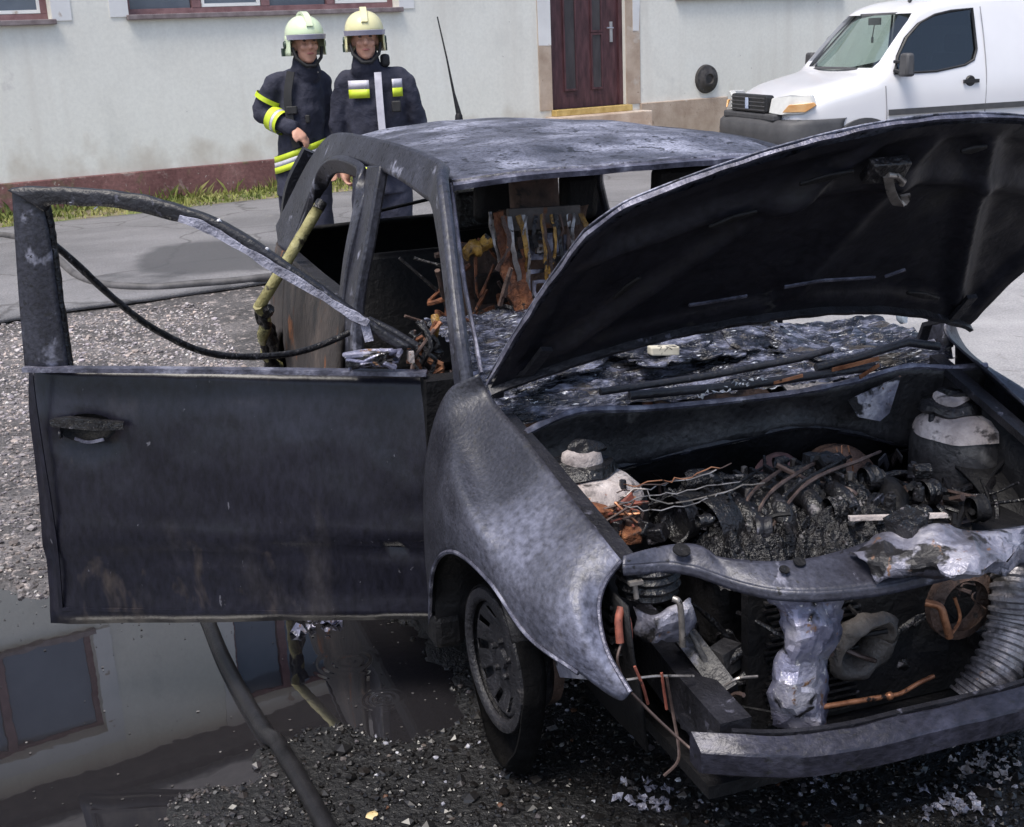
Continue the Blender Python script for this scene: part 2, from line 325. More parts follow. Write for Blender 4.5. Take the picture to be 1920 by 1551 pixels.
# one darker patch mixed into the asphalt colour, with a ragged edge
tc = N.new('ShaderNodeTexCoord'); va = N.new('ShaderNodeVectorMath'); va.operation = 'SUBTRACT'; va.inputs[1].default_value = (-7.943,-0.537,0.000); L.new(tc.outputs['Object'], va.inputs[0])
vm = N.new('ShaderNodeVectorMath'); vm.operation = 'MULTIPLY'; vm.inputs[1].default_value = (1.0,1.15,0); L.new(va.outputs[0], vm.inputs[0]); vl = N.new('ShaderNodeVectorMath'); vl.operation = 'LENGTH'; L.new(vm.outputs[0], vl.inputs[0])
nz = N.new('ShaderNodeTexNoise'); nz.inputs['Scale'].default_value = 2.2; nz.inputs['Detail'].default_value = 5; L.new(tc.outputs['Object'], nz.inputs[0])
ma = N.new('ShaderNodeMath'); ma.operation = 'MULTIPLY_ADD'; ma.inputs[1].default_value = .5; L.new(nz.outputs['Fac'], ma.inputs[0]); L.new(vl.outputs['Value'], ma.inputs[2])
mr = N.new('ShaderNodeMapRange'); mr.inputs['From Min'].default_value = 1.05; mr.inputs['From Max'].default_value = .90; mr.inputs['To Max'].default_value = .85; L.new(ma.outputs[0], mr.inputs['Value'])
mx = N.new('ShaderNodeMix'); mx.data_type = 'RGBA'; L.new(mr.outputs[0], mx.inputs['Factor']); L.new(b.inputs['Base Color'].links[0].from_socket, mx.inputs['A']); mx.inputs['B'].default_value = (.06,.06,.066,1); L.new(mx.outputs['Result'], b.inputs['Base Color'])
# grey yard on the far side of the wreck
M_yard = mat('pale_concrete_yard', [(.3,(.24,.235,.24)),(.7,(.37,.36,.365))], 2, rough=.8, bump=.4, bscale=90, over=[(5,.62,.72,(.19,.18,.18),.8)], fine=(90,.25))
rows = []
for i in range(40):
    x = -6.2+i*.26
    rows.append([Vector((x, y_, gz(x, y_)+.014)) for y_ in [2.05+.12*fbm(x, 3)+j*.45 for j in range(28)]])
tag(MB().grid(rows).out('paved_yard', M_yard, solid=.03), kind='structure')
# verge
M_soil = mat('verge_soil', [(.3,(.13,.10,.065)),(.7,(.27,.24,.15))], 6, rough=.9, bump=.6, over=[(3,.5,.6,(.12,.15,.04),.9)])
rows = []
for i in range(160):
    s = -25+i*.4; row = []
    for j in range(8):
        t = j/7; o = lerp(-.05, 1.12+.15*fbm(s*.8, 9), t); p = wp(s, o, 0); p.z = gz(p.x, p.y)+.015+.02*(1-t)+.015*fbm(s*3, o*3); row.append(p)
    rows.append(row)
tag(MB().grid(rows).out('verge', M_soil), kind='structure')
M_grass = mat('verge_grass', [(.3,(.10,.14,.03)),(.5,(.24,.26,.06)),(.7,(.42,.37,.16))], 2.2, rough=.7)
V, F = [], []
for i in range(26000):
    s = random.uniform(-8, 14); o = abs(random.gauss(.1, .45)); dens = .5+.8*fbm(s*1.1, o*1.6, 3)
    if o > 1.05 or random.random() > dens: continue
    p = wp(s, o, 0); p.z = gz(p.x, p.y)+.018+.02*(1-o); h = random.uniform(.025, .075)*(2.6 if o < .25 and random.random() < .22 else 1); a = random.uniform(0, 6.28)
    dx = Vector((cos(a), sin(a), 0))*random.uniform(.006, .016); ln = Vector((random.gauss(0,.5), random.gauss(0,.5), 0))*h; k = len(V)
    V += [p-dx, p+dx, p+ln*.4+Vector((0,0,h*.6))+dx*.6, p+ln+Vector((0,0,h))]; F += [(k,k+1,k+2),(k,k+2,k+3)]
tag(obj('grass', V, F, M_grass, smooth=False), 'patchy yellow green grass along the foot of the wall', 'grass', kind='stuff')
# puddle
mw = bpy.data.materials.new('muddy_water'); mw.use_nodes = True; N, L = mw.node_tree.nodes, mw.node_tree.links; b = N['Principled BSDF']
b.inputs['Base Color'].default_value = (.017,.016,.018,1); b.inputs['Roughness'].default_value = .012; b.inputs['IOR'].default_value = 2.6
tc = N.new('ShaderNodeTexCoord'); n1 = N.new('ShaderNodeTexNoise'); n1.inputs['Scale'].default_value = 5; n1.inputs['Detail'].default_value = 3; L.new(tc.outputs['Object'], n1.inputs[0])
hsum = None
for (cx, cy, fr) in (tuple((-0.757,-0.971,0.000)[:2])+(190,), tuple((-0.495,-0.929,0.000)[:2])+(320,)):
    sb = N.new('ShaderNodeVectorMath'); sb.operation = 'DISTANCE'; sb.inputs[1].default_value = (cx, cy, 0); L.new(tc.outputs['Object'], sb.inputs[0])
    mu = N.new('ShaderNodeMath'); mu.operation = 'MULTIPLY'; mu.inputs[1].default_value = fr; L.new(sb.outputs['Value'], mu.inputs[0])
    si = N.new('ShaderNodeMath'); si.operation = 'SINE'; L.new(mu.outputs[0], si.inputs[0])
    fo = N.new('ShaderNodeMapRange'); fo.inputs['From Min'].default_value = 24/fr; fo.inputs['From Max'].default_value = 8/fr; fo.inputs['To Min'].default_value = 0; fo.inputs['To Max'].default_value = .12; L.new(sb.outputs['Value'], fo.inputs['Value'])
    m2 = N.new('ShaderNodeMath'); m2.operation = 'MULTIPLY'; L.new(si.outputs[0], m2.inputs[0]); L.new(fo.outputs[0], m2.inputs[1])
    if hsum is None: hsum = m2.outputs[0]
    else:
        ad = N.new('ShaderNodeMath'); L.new(hsum, ad.inputs[0]); L.new(m2.outputs[0], ad.inputs[1]); hsum = ad.outputs[0]
ad = N.new('ShaderNodeMath'); ad.operation = 'MULTIPLY_ADD'; ad.inputs[1].default_value = .16; L.new(n1.outputs['Fac'], ad.inputs[0]); L.new(hsum, ad.inputs[2])
bp = N.new('ShaderNodeBump'); bp.inputs['Strength'].default_value = .25; bp.inputs['Distance'].default_value = .006; L.new(ad.outputs[0], bp.inputs['Height']); L.new(bp.outputs[0], b.inputs['Normal'])
bm = MB(); bm.add([(-4.1,-3.1,0),(.6,-3.1,0),(.6,-.2,0),(-4.1,-.2,0)], [(0,1,2,3)])
tag(bm.out('puddle', mw, smooth=False), kind='structure')

# gravel: one mass of small stones
def stones(name, pts, cols, label):
    ico = bmesh.new(); bmesh.ops.create_icosphere(ico, subdivisions=1, radius=1); bv = np.array([v.co[:] for v in ico.verts]); bf = np.array([[v.index for v in f.verts] for f in ico.faces]); ico.free()
    n = len(pts); P = np.array([p[:3] for p in pts]); R = np.array([p[3] for p in pts]); k = len(bv)
    sc = rng.uniform(.6, 1.3, (n,1,3)); sc[:,:,2] *= .62; ang = rng.uniform(0, 6.28, n)
    vv = (bv[None]*sc+rng.normal(0, .12, (n,k,3)))*R[:,None,None]
    c, s_ = np.cos(ang)[:,None], np.sin(ang)[:,None]; x = vv[:,:,0]*c-vv[:,:,1]*s_; y = vv[:,:,0]*s_+vv[:,:,1]*c
    vv = np.stack([x, y, vv[:,:,2]], 2)+P[:,None,:]; ff = bf[None]+(np.arange(n)*k)[:,None,None]
    me = bpy.data.meshes.new(name); me.from_pydata(vv.reshape(-1,3).tolist(), [], ff.reshape(-1,3).tolist())
    ca = me.color_attributes.new('Col', 'FLOAT_COLOR', 'POINT'); cc = np.repeat(np.array(cols), k, 0); ca.data.foreach_set('color', np.concatenate([cc, np.ones((len(cc),1))], 1).ravel().astype('f'))
    mt = bpy.data.materials.new(name+'_stone'); mt.use_nodes = True; nb = mt.node_tree.nodes['Principled BSDF']; at_ = mt.node_tree.nodes.new('ShaderNodeVertexColor'); at_.layer_name = 'Col'
    mt.node_tree.links.new(at_.outputs[0], nb.inputs['Base Color']); nb.inputs['Roughness'].default_value = .32; me.materials.append(mt)
    o = bpy.data.objects.new(name, me); COL.objects.link(o); tag(o, label, 'gravel', kind='stuff'); return o
def soot_amt(x, y):
    return 1-sstep(.75, 1.35, sqrt((.40*x+.12)**2+(.62*y+.06)**2)+.35*fbm(x*2, y*2, 8))
pts, cols = [], []
while len(pts) < 30000:
    x = random.uniform(-6.4, .95); y = random.uniform(-3.0, 1.1)
    if random.random() > (.42 if x < -1.2 else 1): continue
    if y > -.75 and x < -.6: continue
    z = gz(x, y)
    if -4.5 < x and z < -.004: continue
    k = soot_amt(x, y)
    r = random.uniform(.003, .009)*(2.0 if random.random() < .07 else 1)*(1.25 if x < -1.2 else 1)
    t = random.choice([(.33,.29,.28),(.46,.42,.42),(.22,.20,.205),(.48,.40,.36),(.38,.34,.36)])
    if random.random() < .03: t = (.72,.69,.66)
    if x > -5.: t = tuple(v*lerp(.42, 1, sstep(-1.8,-5.,x)+.35*fbm(x*1.5,y*1.5,4)) for v in t); t = tuple(max(.02,v) for v in t)
    q = lerp(1, .07 if random.random() < .955 else .7, k)*random.uniform(.55, 1.15)
    pts.append((x, y, z+r*.2, r)); cols.append(tuple(c*q for c in t))
stones('gravel', pts, cols, 'wet brown and grey gravel strewn around the wreck')

# ================================================================= BUILDING
M_plaster = mat('cream_plaster', [(.3,(.80,.775,.70)),(.55,(.85,.83,.755)),(.8,(.87,.855,.79))], .8, rough=.85, bump=.08, bscale=30, over=[(.9,.58,.82,(.66,.645,.59),.85),(9,.735,.755,(.50,.47,.42),.9),(3,.66,.78,(.70,.67,.62),.9)], fine=(25,.05))
M_plinth = mat('maroon_plinth', [(.3,(.17,.075,.07)),(.6,(.26,.125,.115)),(.8,(.34,.2,.18))], 2.5, rough=.85, bump=.2, over=[(7,.60,.72,(.38,.27,.24),.9),(3,.58,.72,(.17,.15,.08),.9),(24,.66,.7,(.46,.38,.34),.9)], fine=(30,.25))
M_tan = mat('bare_tan_render', [(.3,(.38,.28,.21)),(.6,(.54,.43,.34)),(.8,(.62,.52,.44))], 3, rough=.9, bump=.3, over=[(2.2,.60,.72,(.66,.63,.58),.85),(14,.66,.72,(.30,.22,.16),.9)])
M_trim = mat('white_reveal_paint', [(.3,(.74,.73,.72)),(.7,(.83,.82,.81))], 3, rough=.8, bump=.1, over=[(5,.66,.72,(.5,.42,.36),.9)])
M_wframe = mat('dull_red_window_frame', [(.3,(.15,.07,.075)),(.7,(.27,.15,.155))], 8, rough=.6)
M_sill = mat('grey_brown_sill', [(.3,(.16,.12,.12)),(.7,(.3,.25,.25))], 8, rough=.7)
M_woodd = mat('dark_maroon_door', [(.3,(.045,.018,.022)),(.6,(.10,.042,.048)),(.8,(.15,.075,.075))], 6, rough=.5, bump=.1, stretch=(3,3,.6))
M_pane = mat('dim_window_glass', [(.3,(.07,.09,.13)),(.7,(.15,.18,.23))], 1.2, rough=.08, spec=.9)
M_dpan = mat('grey_brown_door_panel', [(.3,(.035,.03,.034)),(.7,(.075,.066,.07))], 5, rough=.35, stretch=(2,2,.5))
M_yel = mat('yellow_threshold', [(.3,(.42,.28,.08)),(.7,(.68,.50,.2))], 8, rough=.7)
M_vent = mat('dark_grey_vent', [(.3,(.025,.022,.022)),(.7,(.08,.073,.07))], 12, rough=.6, bump=.2)
M_rooft = mat('dark_roof_tile', [(.3,(.05,.045,.045)),(.7,(.11,.10,.10))], 8, rough=.8, bump=.3)
# rain streaks and splashed dirt on the plaster
m = M_plaster; N, L = m.node_tree.nodes, m.node_tree.links; b = N['Principled BSDF']
tc = N.new('ShaderNodeTexCoord'); mp = N.new('ShaderNodeMapping'); mp.inputs['Scale'].default_value = (1.6,1.6,.10); L.new(tc.outputs['Object'], mp.inputs[0])
nz = N.new('ShaderNodeTexNoise'); nz.inputs['Scale'].default_value = 2.2; nz.inputs['Detail'].default_value = 5; L.new(mp.outputs[0], nz.inputs[0])
r1 = N.new('ShaderNodeMapRange'); r1.inputs['From Min'].default_value = .52; r1.inputs['From Max'].default_value = .72; r1.inputs['To Max'].default_value = .45; L.new(nz.outputs['Fac'], r1.inputs['Value'])
sx = N.new('ShaderNodeSeparateXYZ'); L.new(tc.outputs['Object'], sx.inputs[0]); n2 = N.new('ShaderNodeTexNoise'); n2.inputs['Scale'].default_value = 3.5; n2.inputs['Detail'].default_value = 6; L.new(tc.outputs['Object'], n2.inputs[0])
a1 = N.new('ShaderNodeMath'); a1.operation = 'MULTIPLY_ADD'; a1.inputs[1].default_value = -1.3; L.new(n2.outputs['Fac'], a1.inputs[0]); L.new(sx.outputs['Z'], a1.inputs[2])
r2 = N.new('ShaderNodeMapRange'); r2.inputs['From Min'].default_value = .15; r2.inputs['From Max'].default_value = -.22; r2.inputs['To Max'].default_value = .6; L.new(a1.outputs[0], r2.inputs['Value'])
src = b.inputs['Base Color'].links[0].from_socket
for fac, colr in ((r1, (.68,.64,.57,1)), (r2, (.54,.47,.38,1))):
    mx = N.new('ShaderNodeMix'); mx.data_type = 'RGBA'; L.new(fac.outputs[0], mx.inputs['Factor']); L.new(src, mx.inputs['A']); mx.inputs['B'].default_value = colr; src = mx.outputs['Result']
L.new(src, b.inputs['Base Color'])
bld = root('house', (B0.x, B0.y, 0))
tag(bld, 'long cream plastered house with maroon plinth and brown door', 'house')
def wbox(mb, s0, s1, o0, o1, z0, z1):
    P = [wp(s, o, z) for z in (z0,z1) for o in (o0,o1) for s in (s0,s1)]
    mb.add(P, [(0,1,3,2),(4,6,7,5),(0,4,5,1),(1,5,7,3),(3,7,6,2),(2,6,4,0)]); return mb
EAVE = 6.45
# openings (s0, s1, z0, z1)
LW = [(-2.6, .82, 2.12, 3.6), (1.62, 4.86, 2.14, 3.6), (9.1, 12.2, 2.18, 3.6), (14., 17., 2.18, 3.6), (-8., -5., 2.12, 3.6)]
UW = [(-1.75, .33, 4.72, 6.02), (2.0, 3.35, 5.0, 6.28), (5.6, 7.2, 4.9, 6.1), (9.5, 11.1, 4.9, 6.1), (-6.4, -4.3, 4.8, 6.0)]
DOOR = (7.02, 8.22, .80, 3.1)
OPEN = LW+UW+[DOOR]
ss = sorted({-25., 22.}|{v for o in OPEN for v in o[:2]}); zz = sorted({.5, EAVE}|{v for o in OPEN for v in o[2:]})
wall = MB(); vid = {}
def wv_(i, j):
    if (i, j) not in vid: vid[i, j] = len(wall.V); wall.V.append(wp(ss[i], 0, zz[j]))
    return vid[i, j]
for i in range(len(ss)-1):
    for j in range(len(zz)-1):
        sm, zm = (ss[i]+ss[i+1])/2, (zz[j]+zz[j+1])/2
        if any(a < sm < b_ and c < zm < d for a, b_, c, d in OPEN): continue
        wall.F.append((wv_(i,j), wv_(i+1,j), wv_(i+1,j+1), wv_(i,j+1)))
wo = wall.out('wall', M_plaster, bld, smooth=False)
sm_ = wo.modifiers.new('s', 'SOLIDIFY'); sm_.thickness = .4; sm_.offset = -1 if wo.data.polygons[0].normal.dot(WN) > 0 else 1
pl = MB(); wbox(pl, -25, 6.85, -.4, .035, -.2, .498); pl.out('plinth', M_plinth, bld, smooth=False, bevel=.01)
pl = MB(); wbox(pl, 8.45, 10.0, -.4, .04, -.2, .80); wbox(pl, 10.01, 22, -.4, .036, -.2, .70); pl.each('plinth', M_tan, bld, smooth=False, bevel=.01)
st = MB(); wbox(st, 6.9, 8.4, -.2, .35, -.2, .72); wbox(st, 6.7, 8.6, .35, .7, -.2, .42); wbox(st, 6.6, 8.7, .7, 1.05, -.2, .24); st.each('doorstep', M_tan, bld, smooth=False, bevel=.015)
th_ = MB(); wbox(th_, 7.0, 8.24, -.3, .12, .721, .80); th_.out('threshold', M_yel, bld, smooth=False, bevel=.006)
for (s0, s1, z0, z1), low in [(o, True) for o in LW]+[(o, False) for o in UW]:
    w_ = MB()
    for a, b_, c, d in ((s0,s1,z0,z0+.06),(s0,s1,z1-.06,z1),(s0,s0+.07,z0+.06,z1-.06),(s1-.07,s1,z0+.06,z1-.06)): wbox(w_, a, b_, -.24, -.16, c, d)
    nm = max(2, round((s1-s0)/.85)); 
    for k in range(1, nm): sm = lerp(s0, s1, k/nm); wbox(w_, sm-.05, sm+.05, -.235, -.155, z0+.06, z1-.06)
    wf = w_.out('window', M_wframe, bld, smooth=False, bevel=.004)
    for k in range(nm):
        a, b_ = lerp(s0, s1, k/nm)+.06, lerp(s0, s1, (k+1)/nm)-.06; q = MB(); wbox(q, a, b_, -.21, -.2, z0+.06, z1-.06); q.out('pane', M_pane, wf, smooth=False)
        if low and k % 2 == 1:
            q = MB()
            for A in ((a,a+.035,z0+.065,z1-.065),(b_-.035,b_,z0+.065,z1-.065),(a+.035,b_-.035,z0+.065,z0+.1)): wbox(q, A[0], A[1], -.199, -.165, A[2], A[3])
            q.each('sash_rail', M_trim, wf, smooth=False)
    q = MB(); wbox(q, s0-.03, s1+.03, -.3, .07, z0-.055, z0-.002); q.out('sill', M_sill, wf, smooth=False, bevel=.008)
    q = MB(); wbox(q, s0-.20, s0-.002, -.01, .012, z0-.02, z1+.2); wbox(q, s1+.002, s1+.20, -.01, .012, z0-.02, z1+.2); wbox(q, s0-.2, s1+.2, -.01, .013, z1+.002, z1+.2); q.each('reveal', M_trim, wf, smooth=False)
    q = MB(); wbox(q, s0+.0, s1, -.38, -.34, z0, z1); q.out('curtain', mat('net_curtain', [(.3,(.28,.31,.34)),(.7,(.45,.47,.5))], 2, rough=.9, stretch=(6,6,.3)), wf, smooth=False)
# entrance door
s0, s1, z0, z1 = DOOR
dr = MB(); wbox(dr, s0, s0+.06, -.16, -.06, z0, z1); wbox(dr, s1-.06, s1, -.16, -.06, z0, z1); dr.each('door_frame', M_woodd, bld, smooth=False, bevel=.005)
dr = MB(); wbox(dr, s0+.06, s1-.06, -.15, -.10, z0, z1); dl = dr.out('door', M_woodd, bld, smooth=False)
for a, b_, c, d in ((s0+.28,s0+.44,1.05,2.5),(s0+.72,s0+.86,1.05,1.72),(s0+.72,s0+.86,1.78,2.5)):
    q = MB(); wbox(q, a, b_, -.1, -.088, c, d); q.out('panel', M_dpan, dl, smooth=False)
    q = MB()
    for A in ((a-.025,a,c-.025,d+.025),(b_,b_+.025,c-.025,d+.025),(a,b_,c-.025,c),(a,b_,d,d+.025)): wbox(q, A[0], A[1], -.1, -.075, A[2], A[3])
    q.each('moulding', M_woodd, dl, smooth=False)
q = MB(); wbox(q, s1-.19, s1-.145, -.1, -.085, 1.62, 1.88); q.tube([wp(s1-.168,-.085,1.8), wp(s1-.168,-.04,1.8), wp(s1-.27,-.04,1.8)], .011); q.out('door_handle', mat('worn_steel', [(.3,(.5,.48,.5)),(.7,(.7,.68,.7))], 10, rough=.3, metal=.8), dl, smooth=False)
q = MB(); wbox(q, s0-.2, s0-.002, -.02, .014, .8, 3.2); wbox(q, s1+.002, s1+.24, -.02, .014, .8, 3.2); q.each('door_surround', M_tan, bld, smooth=False, bevel=.004)
q = MB(); wbox(q, s0-.198, s0-.004, .014, .02, 1.62, 3.2); wbox(q, s1+.12, s1+.238, .014, .02, 1.75, 3.2); q.jit(.02, 9).each('paint_remnant', M_trim, bld, smooth=False)
# round flue cover
c_ = wp(9.62, .0, 1.06); Rw = Matrix(((WD.x,0,WN.x),(WD.y,0,WN.y),(0,1,0)))
q = MB(); q.lathe([(.001,.06),(.06,.062),(.072,.09),(.12,.084),(.145,.048),(.187,.042),(.198,.0),(.198,-.02)], c_, n=32, rot=Rw); fl = q.out('flue_cover', M_vent, bld)
q = MB()
for k in range(6): a = k*pi/3; q.lathe([(.001,.05),(.012,.05),(.014,.04),(.014,.02)], c_+Rw @ Vector((.165*cos(a), .165*sin(a), 0)), n=8, rot=Rw)
q.each('bolt', M_vent, fl)
# eaves, gutter, roof
q = MB(); wbox(q, -25.3, 22.3, -.4, .55, EAVE, EAVE+.12); q.out('eave', mat('dark_eave_board', [(.3,(.05,.04,.04)),(.7,(.1,.085,.08))], 6, rough=.7), bld, smooth=False)
q = MB(); q.add([wp(-25.4,.62,EAVE+.121), wp(22.4,.62,EAVE+.121), wp(22.4,-5,EAVE+4.9), wp(-25.4,-5,EAVE+4.9), wp(-25.4,.62,EAVE+.2), wp(22.4,.62,EAVE+.2), wp(22.4,-5,EAVE+5.0), wp(-25.4,-5,EAVE+5.0)], [(0,1,2,3),(4,7,6,5),(0,4,5,1),(1,5,6,2),(2,6,7,3),(3,7,4,0)]); q.out('roof', M_rooft, bld, smooth=False)
q = MB(); q.tube([wp(s, .66, EAVE+.1) for s in (-25.3, 22.3)], .06, 10); q.out('gutter', M_vent, bld)
q = MB(); wbox(q, -25, 22, -8, -7.6, -.2, EAVE); wbox(q, -25, -24.6, -7.6, -.4, -.2, EAVE); wbox(q, 21.6, 22, -7.6, -.4, -.2, EAVE); wbox(q,-24.6,21.6,-4.2,-4,-.2,EAVE); q.out('wall', M_plaster, bld, smooth=False)
# ================================================================= BURNT CAR (X forward, Y to its left, origin under the front axle)
car = root('burnt_car', (-1.2,0,0))
tag(car, 'burnt out small hatchback with open bonnet and open front door', 'car')
def mir(P): return [(p[0], -p[1], p[2]) for p in P]
# ---- roof skin
def roof_pt(x, t):
    k = [(-.77,.565,.53,1.388,1.412),(-1.2,.575,.55,1.418,1.447),(-1.8,.57,.55,1.415,1.462),(-2.4,.555,.53,1.385,1.448),(-2.82,.535,.50,1.335,1.405)]
    for i in range(4):
        if x >= k[i+1][0] or i == 3:
            f = (x-k[i][0])/(k[i+1][0]-k[i][0]); f = f*f*(3-2*f) if 0 < f < 1 else f
            hr, hl, zr, zc = (lerp(k[i][j], k[i+1][j], f) for j in (1,2,3,4)); break
    y = -t*hr if t > 0 else -t*hl
    return Vector((x+(.075*(1-t*t) if x > -.9 else (-.05*(1-t*t) if x < -2.7 else 0)), y, zr+(zc-zr)*(1-abs(t)**2.4)+fbm(x*4, y*4, 2)*.006))
xsr = [-.77,-.80]+[-.86-.098*i for i in range(20)]+[-2.82]
rows = [[roof_pt(x, -1+2*j/26) for j in range(27)] for x in xsr]
rf = MB().grid(rows).out('roof', M_roof, car, solid=.014)
hd = [roof_pt(-.785, -1+2*j/16)+Vector((.012,0,-.012)) for j in range(17)]
MB().strip(hd, (1,0,-.3), .045, .016).out('windscreen_header', M_edge, rf)
hd = [roof_pt(-2.79, -1+2*j/16)+Vector((0,0,-.025)) for j in range(17)]
MB().strip(hd, (1,0,.4), .07, .04).out('hatch_header', M_frame, rf)
# roof cross bow under the skin
MB().strip([roof_pt(-1.5, -1+2*j/12)+Vector((0,0,-.03)) for j in range(13)], (1,0,0), .07, .02).out('roof_bow', M_dark, rf)
q = MB(); q.tube([(-2.720,0.050,1.456), (-2.740,0.039,1.539), (-2.800,0.034,1.682), (-2.880,0.025,1.856)], [.012,.006,.004,.003], 6); an = q.out('antenna', M_dark, rf)
q = MB(); q.lathe([(.018,-.02),(.016,.0),(.011,.012),(.001,.018)], (-2.720,0.050,1.445), n=12); q.out('antenna_base', M_dark, an)
# ---- side frames: A pillar, cant rail, C pillar
AP = [(-0.271,-0.705,0.864),(-0.306,-0.708,1.022),(-0.405,-0.688,1.145),(-0.527,-0.662,1.263),(-0.679,-0.632,1.370),(-.84,-.600,1.385),(-1.2,-.608,1.412),(-1.8,-.608,1.41),(-2.2,-.600,1.385),(-2.43,-.607,1.325),(-2.58,-.640,1.22),(-2.72,-.695,1.06),(-2.82,-.745,.93)]
WA = [.088,.082,.078,.078,.092,.115,.10,.10,.12,.17,.20,.23,.28]
WV = [(.75,0,.65),(.72,0,.7),(.7,0,.7),(.68,.05,.72),(.55,.15,.8),(.25,.4,.85),(0,.5,.85),(0,.5,.85),(-.2,.45,.85),(-.6,.3,.7),(-.85,.1,.5),(-.9,0,.4),(-.95,0,.3)]
def side_frame(sgn):
    n = 60; P = crom(AP, n); Wd = crom([(a,0,0) for a in WA], n); wv = crom(WV, n)
    if sgn > 0:
        P = [Vector((p.x, -p.y-.05*sstep(.95,1.3,p.z), p.z-.04*sstep(1.1,1.35,p.z))) for p in P]; wv = [Vector((v.x, -v.y, v.z)) for v in wv]
    return MB().strip(P, wv, [v.x for v in Wd], .035)
side_frame(-1).out('side_pillar', M_pillar, car, bevel=.012, auto=70); side_frame(1).out('side_pillar', M_pillar, car, bevel=.012, auto=70)
# bright seam along the windscreen edge of the near pillar
q = MB(); q.tube([(-0.791,-0.565,1.377), (-0.636,-0.600,1.258), (-0.476,-0.635,1.142), (-0.330,-0.660,1.046), (-0.223,-0.680,0.976)], .006, 6); q.out('pillar_seam', M_edge, car)
q = MB(); q.strip(crom([(-1.345,-.765,.30),(-1.345,-.77,.6),(-1.345,-.755,.93),(-1.35,-.70,1.15),(-1.37,-.635,1.385)], 14), (1,0,0), .16, .035); q.out('centre_pillar', M_pillar, car, bevel=.008)
q = MB(); q.strip(crom([(-1.52,.765,.30),(-1.52,.765,.6),(-1.52,.745,.93),(-1.52,.65,1.15),(-1.54,.545,1.375)], 14), (1,0,0), .12, .035); q.out('centre_pillar', M_dark, car, bevel=.008)
# rear door window frame on the near side
fr = [(-1.44,-.768,.93),(-1.43,-.735,1.10),(-1.435,-.682,1.27),(-1.47,-.658,1.335),(-1.56,-.650,1.356),(-1.85,-.648,1.355),(-2.10,-.645,1.325),(-2.25,-.655,1.26),(-2.38,-.69,1.13),(-2.48,-.735,1.0),(-2.51,-.765,.94)]
fv = [(1,0,-.05),(1,0,-.1),(.95,.1,-.35),(.5,.35,-.8),(0,.45,-1),(0,.45,-1),(-.25,.4,-.9),(-.7,.2,-.6),(-.9,0,-.4),(-1,0,-.3),(-1,0,-.2)]
q = MB(); q.strip(crom(fr, 44), crom(fv, 44), .060, .03); q.out('rear_door_frame', M_pillar, car, bevel=.006, auto=70)
# ---- lower flank panels
def flank(x0, x1, sgn, arch=None, nx=24, zlo=.26, zhi=.95, bulge=0):
    rows = []
    for i in range(nx+1):
        x = lerp(x0, x1, i/nx); zb = zlo
        if arch:
            d = abs(x-arch[0])
            if d < arch[2]: zb = max(zlo, arch[1]+sqrt(arch[2]**2-d*d))
        row = []
        for j in range(15):
            z = lerp(zb, zhi, j/14)
            y = .825-.055*max(0,(z-.58)/.37)**2-.04*max(0,(.5-z)/.25)**2
            if x < -2.75: y -= .9*(x+2.75)**2
            row.append((x, sgn*(y+fbm(x*5, z*5, 4)*.005), z))
        rows.append(row)
    return MB().grid(rows)
flank(-1.40,-2.46,-1).out('rear_door', M_flank, car, solid=.02)
flank(-2.468,-3.06,-1,(-2.45,.30,.34)).out('quarter_panel', M_flank, car, solid=.015)
flank(-1.56,-2.46,1).out('rear_door', M_dark, car, solid=.02)
flank(-2.468,-3.06,1,(-2.45,.30,.34)).out('quarter_panel', M_dark, car, solid=.015)
for sg in (-1,1):
    MB().box((-1.22, sg*.765, .24), (1.75,.09,.10)).out('sill', M_dark, car, smooth=False, bevel=.02)
    q = MB(); q.strip([(-1.42, sg*.76, .955),(-1.9, sg*.765, .958),(-2.46, sg*.755, .955)], (0,1,0), .05, .02); q.out('belt_rail', M_frame, car)
MB().box((-1.6,0,.24), (2.6,1.45,.04)).out('floor_pan', M_dark, car, smooth=False)
# tail
rows = []
for j in range(17):
    t = -1+j/8; x = -3.06+.09*t*t
    rows.append([(x+.02, .78*t, .30),(x-.02, .79*t, .55),(x, .77*t, .80),(x+.08, .72*t, .99),(x+.14,.70*t,1.01)])
MB().grid(rows).out('tailgate', M_dark, car, solid=.02)
q = MB(); q.strip(crom([(-2.86,-.58,1.33),(-2.90,-.66,1.18),(-2.92,-.70,1.0)], 8), (0,1,0), .06, .04); q.strip(crom([(-2.86,.54,1.33),(-2.90,.62,1.18),(-2.92,.70,1.0)], 8), (0,1,0), .06, .04); q.each('hatch_frame', M_frame, car)
q = MB(); q.tube([(-2.9,-.30,1.02),(-2.88,-.30,1.14)], .008); q.tube([(-2.9,-.32,1.04),(-2.9,.1,1.10)], .008); q.each('rear_wiper', M_dark, car)

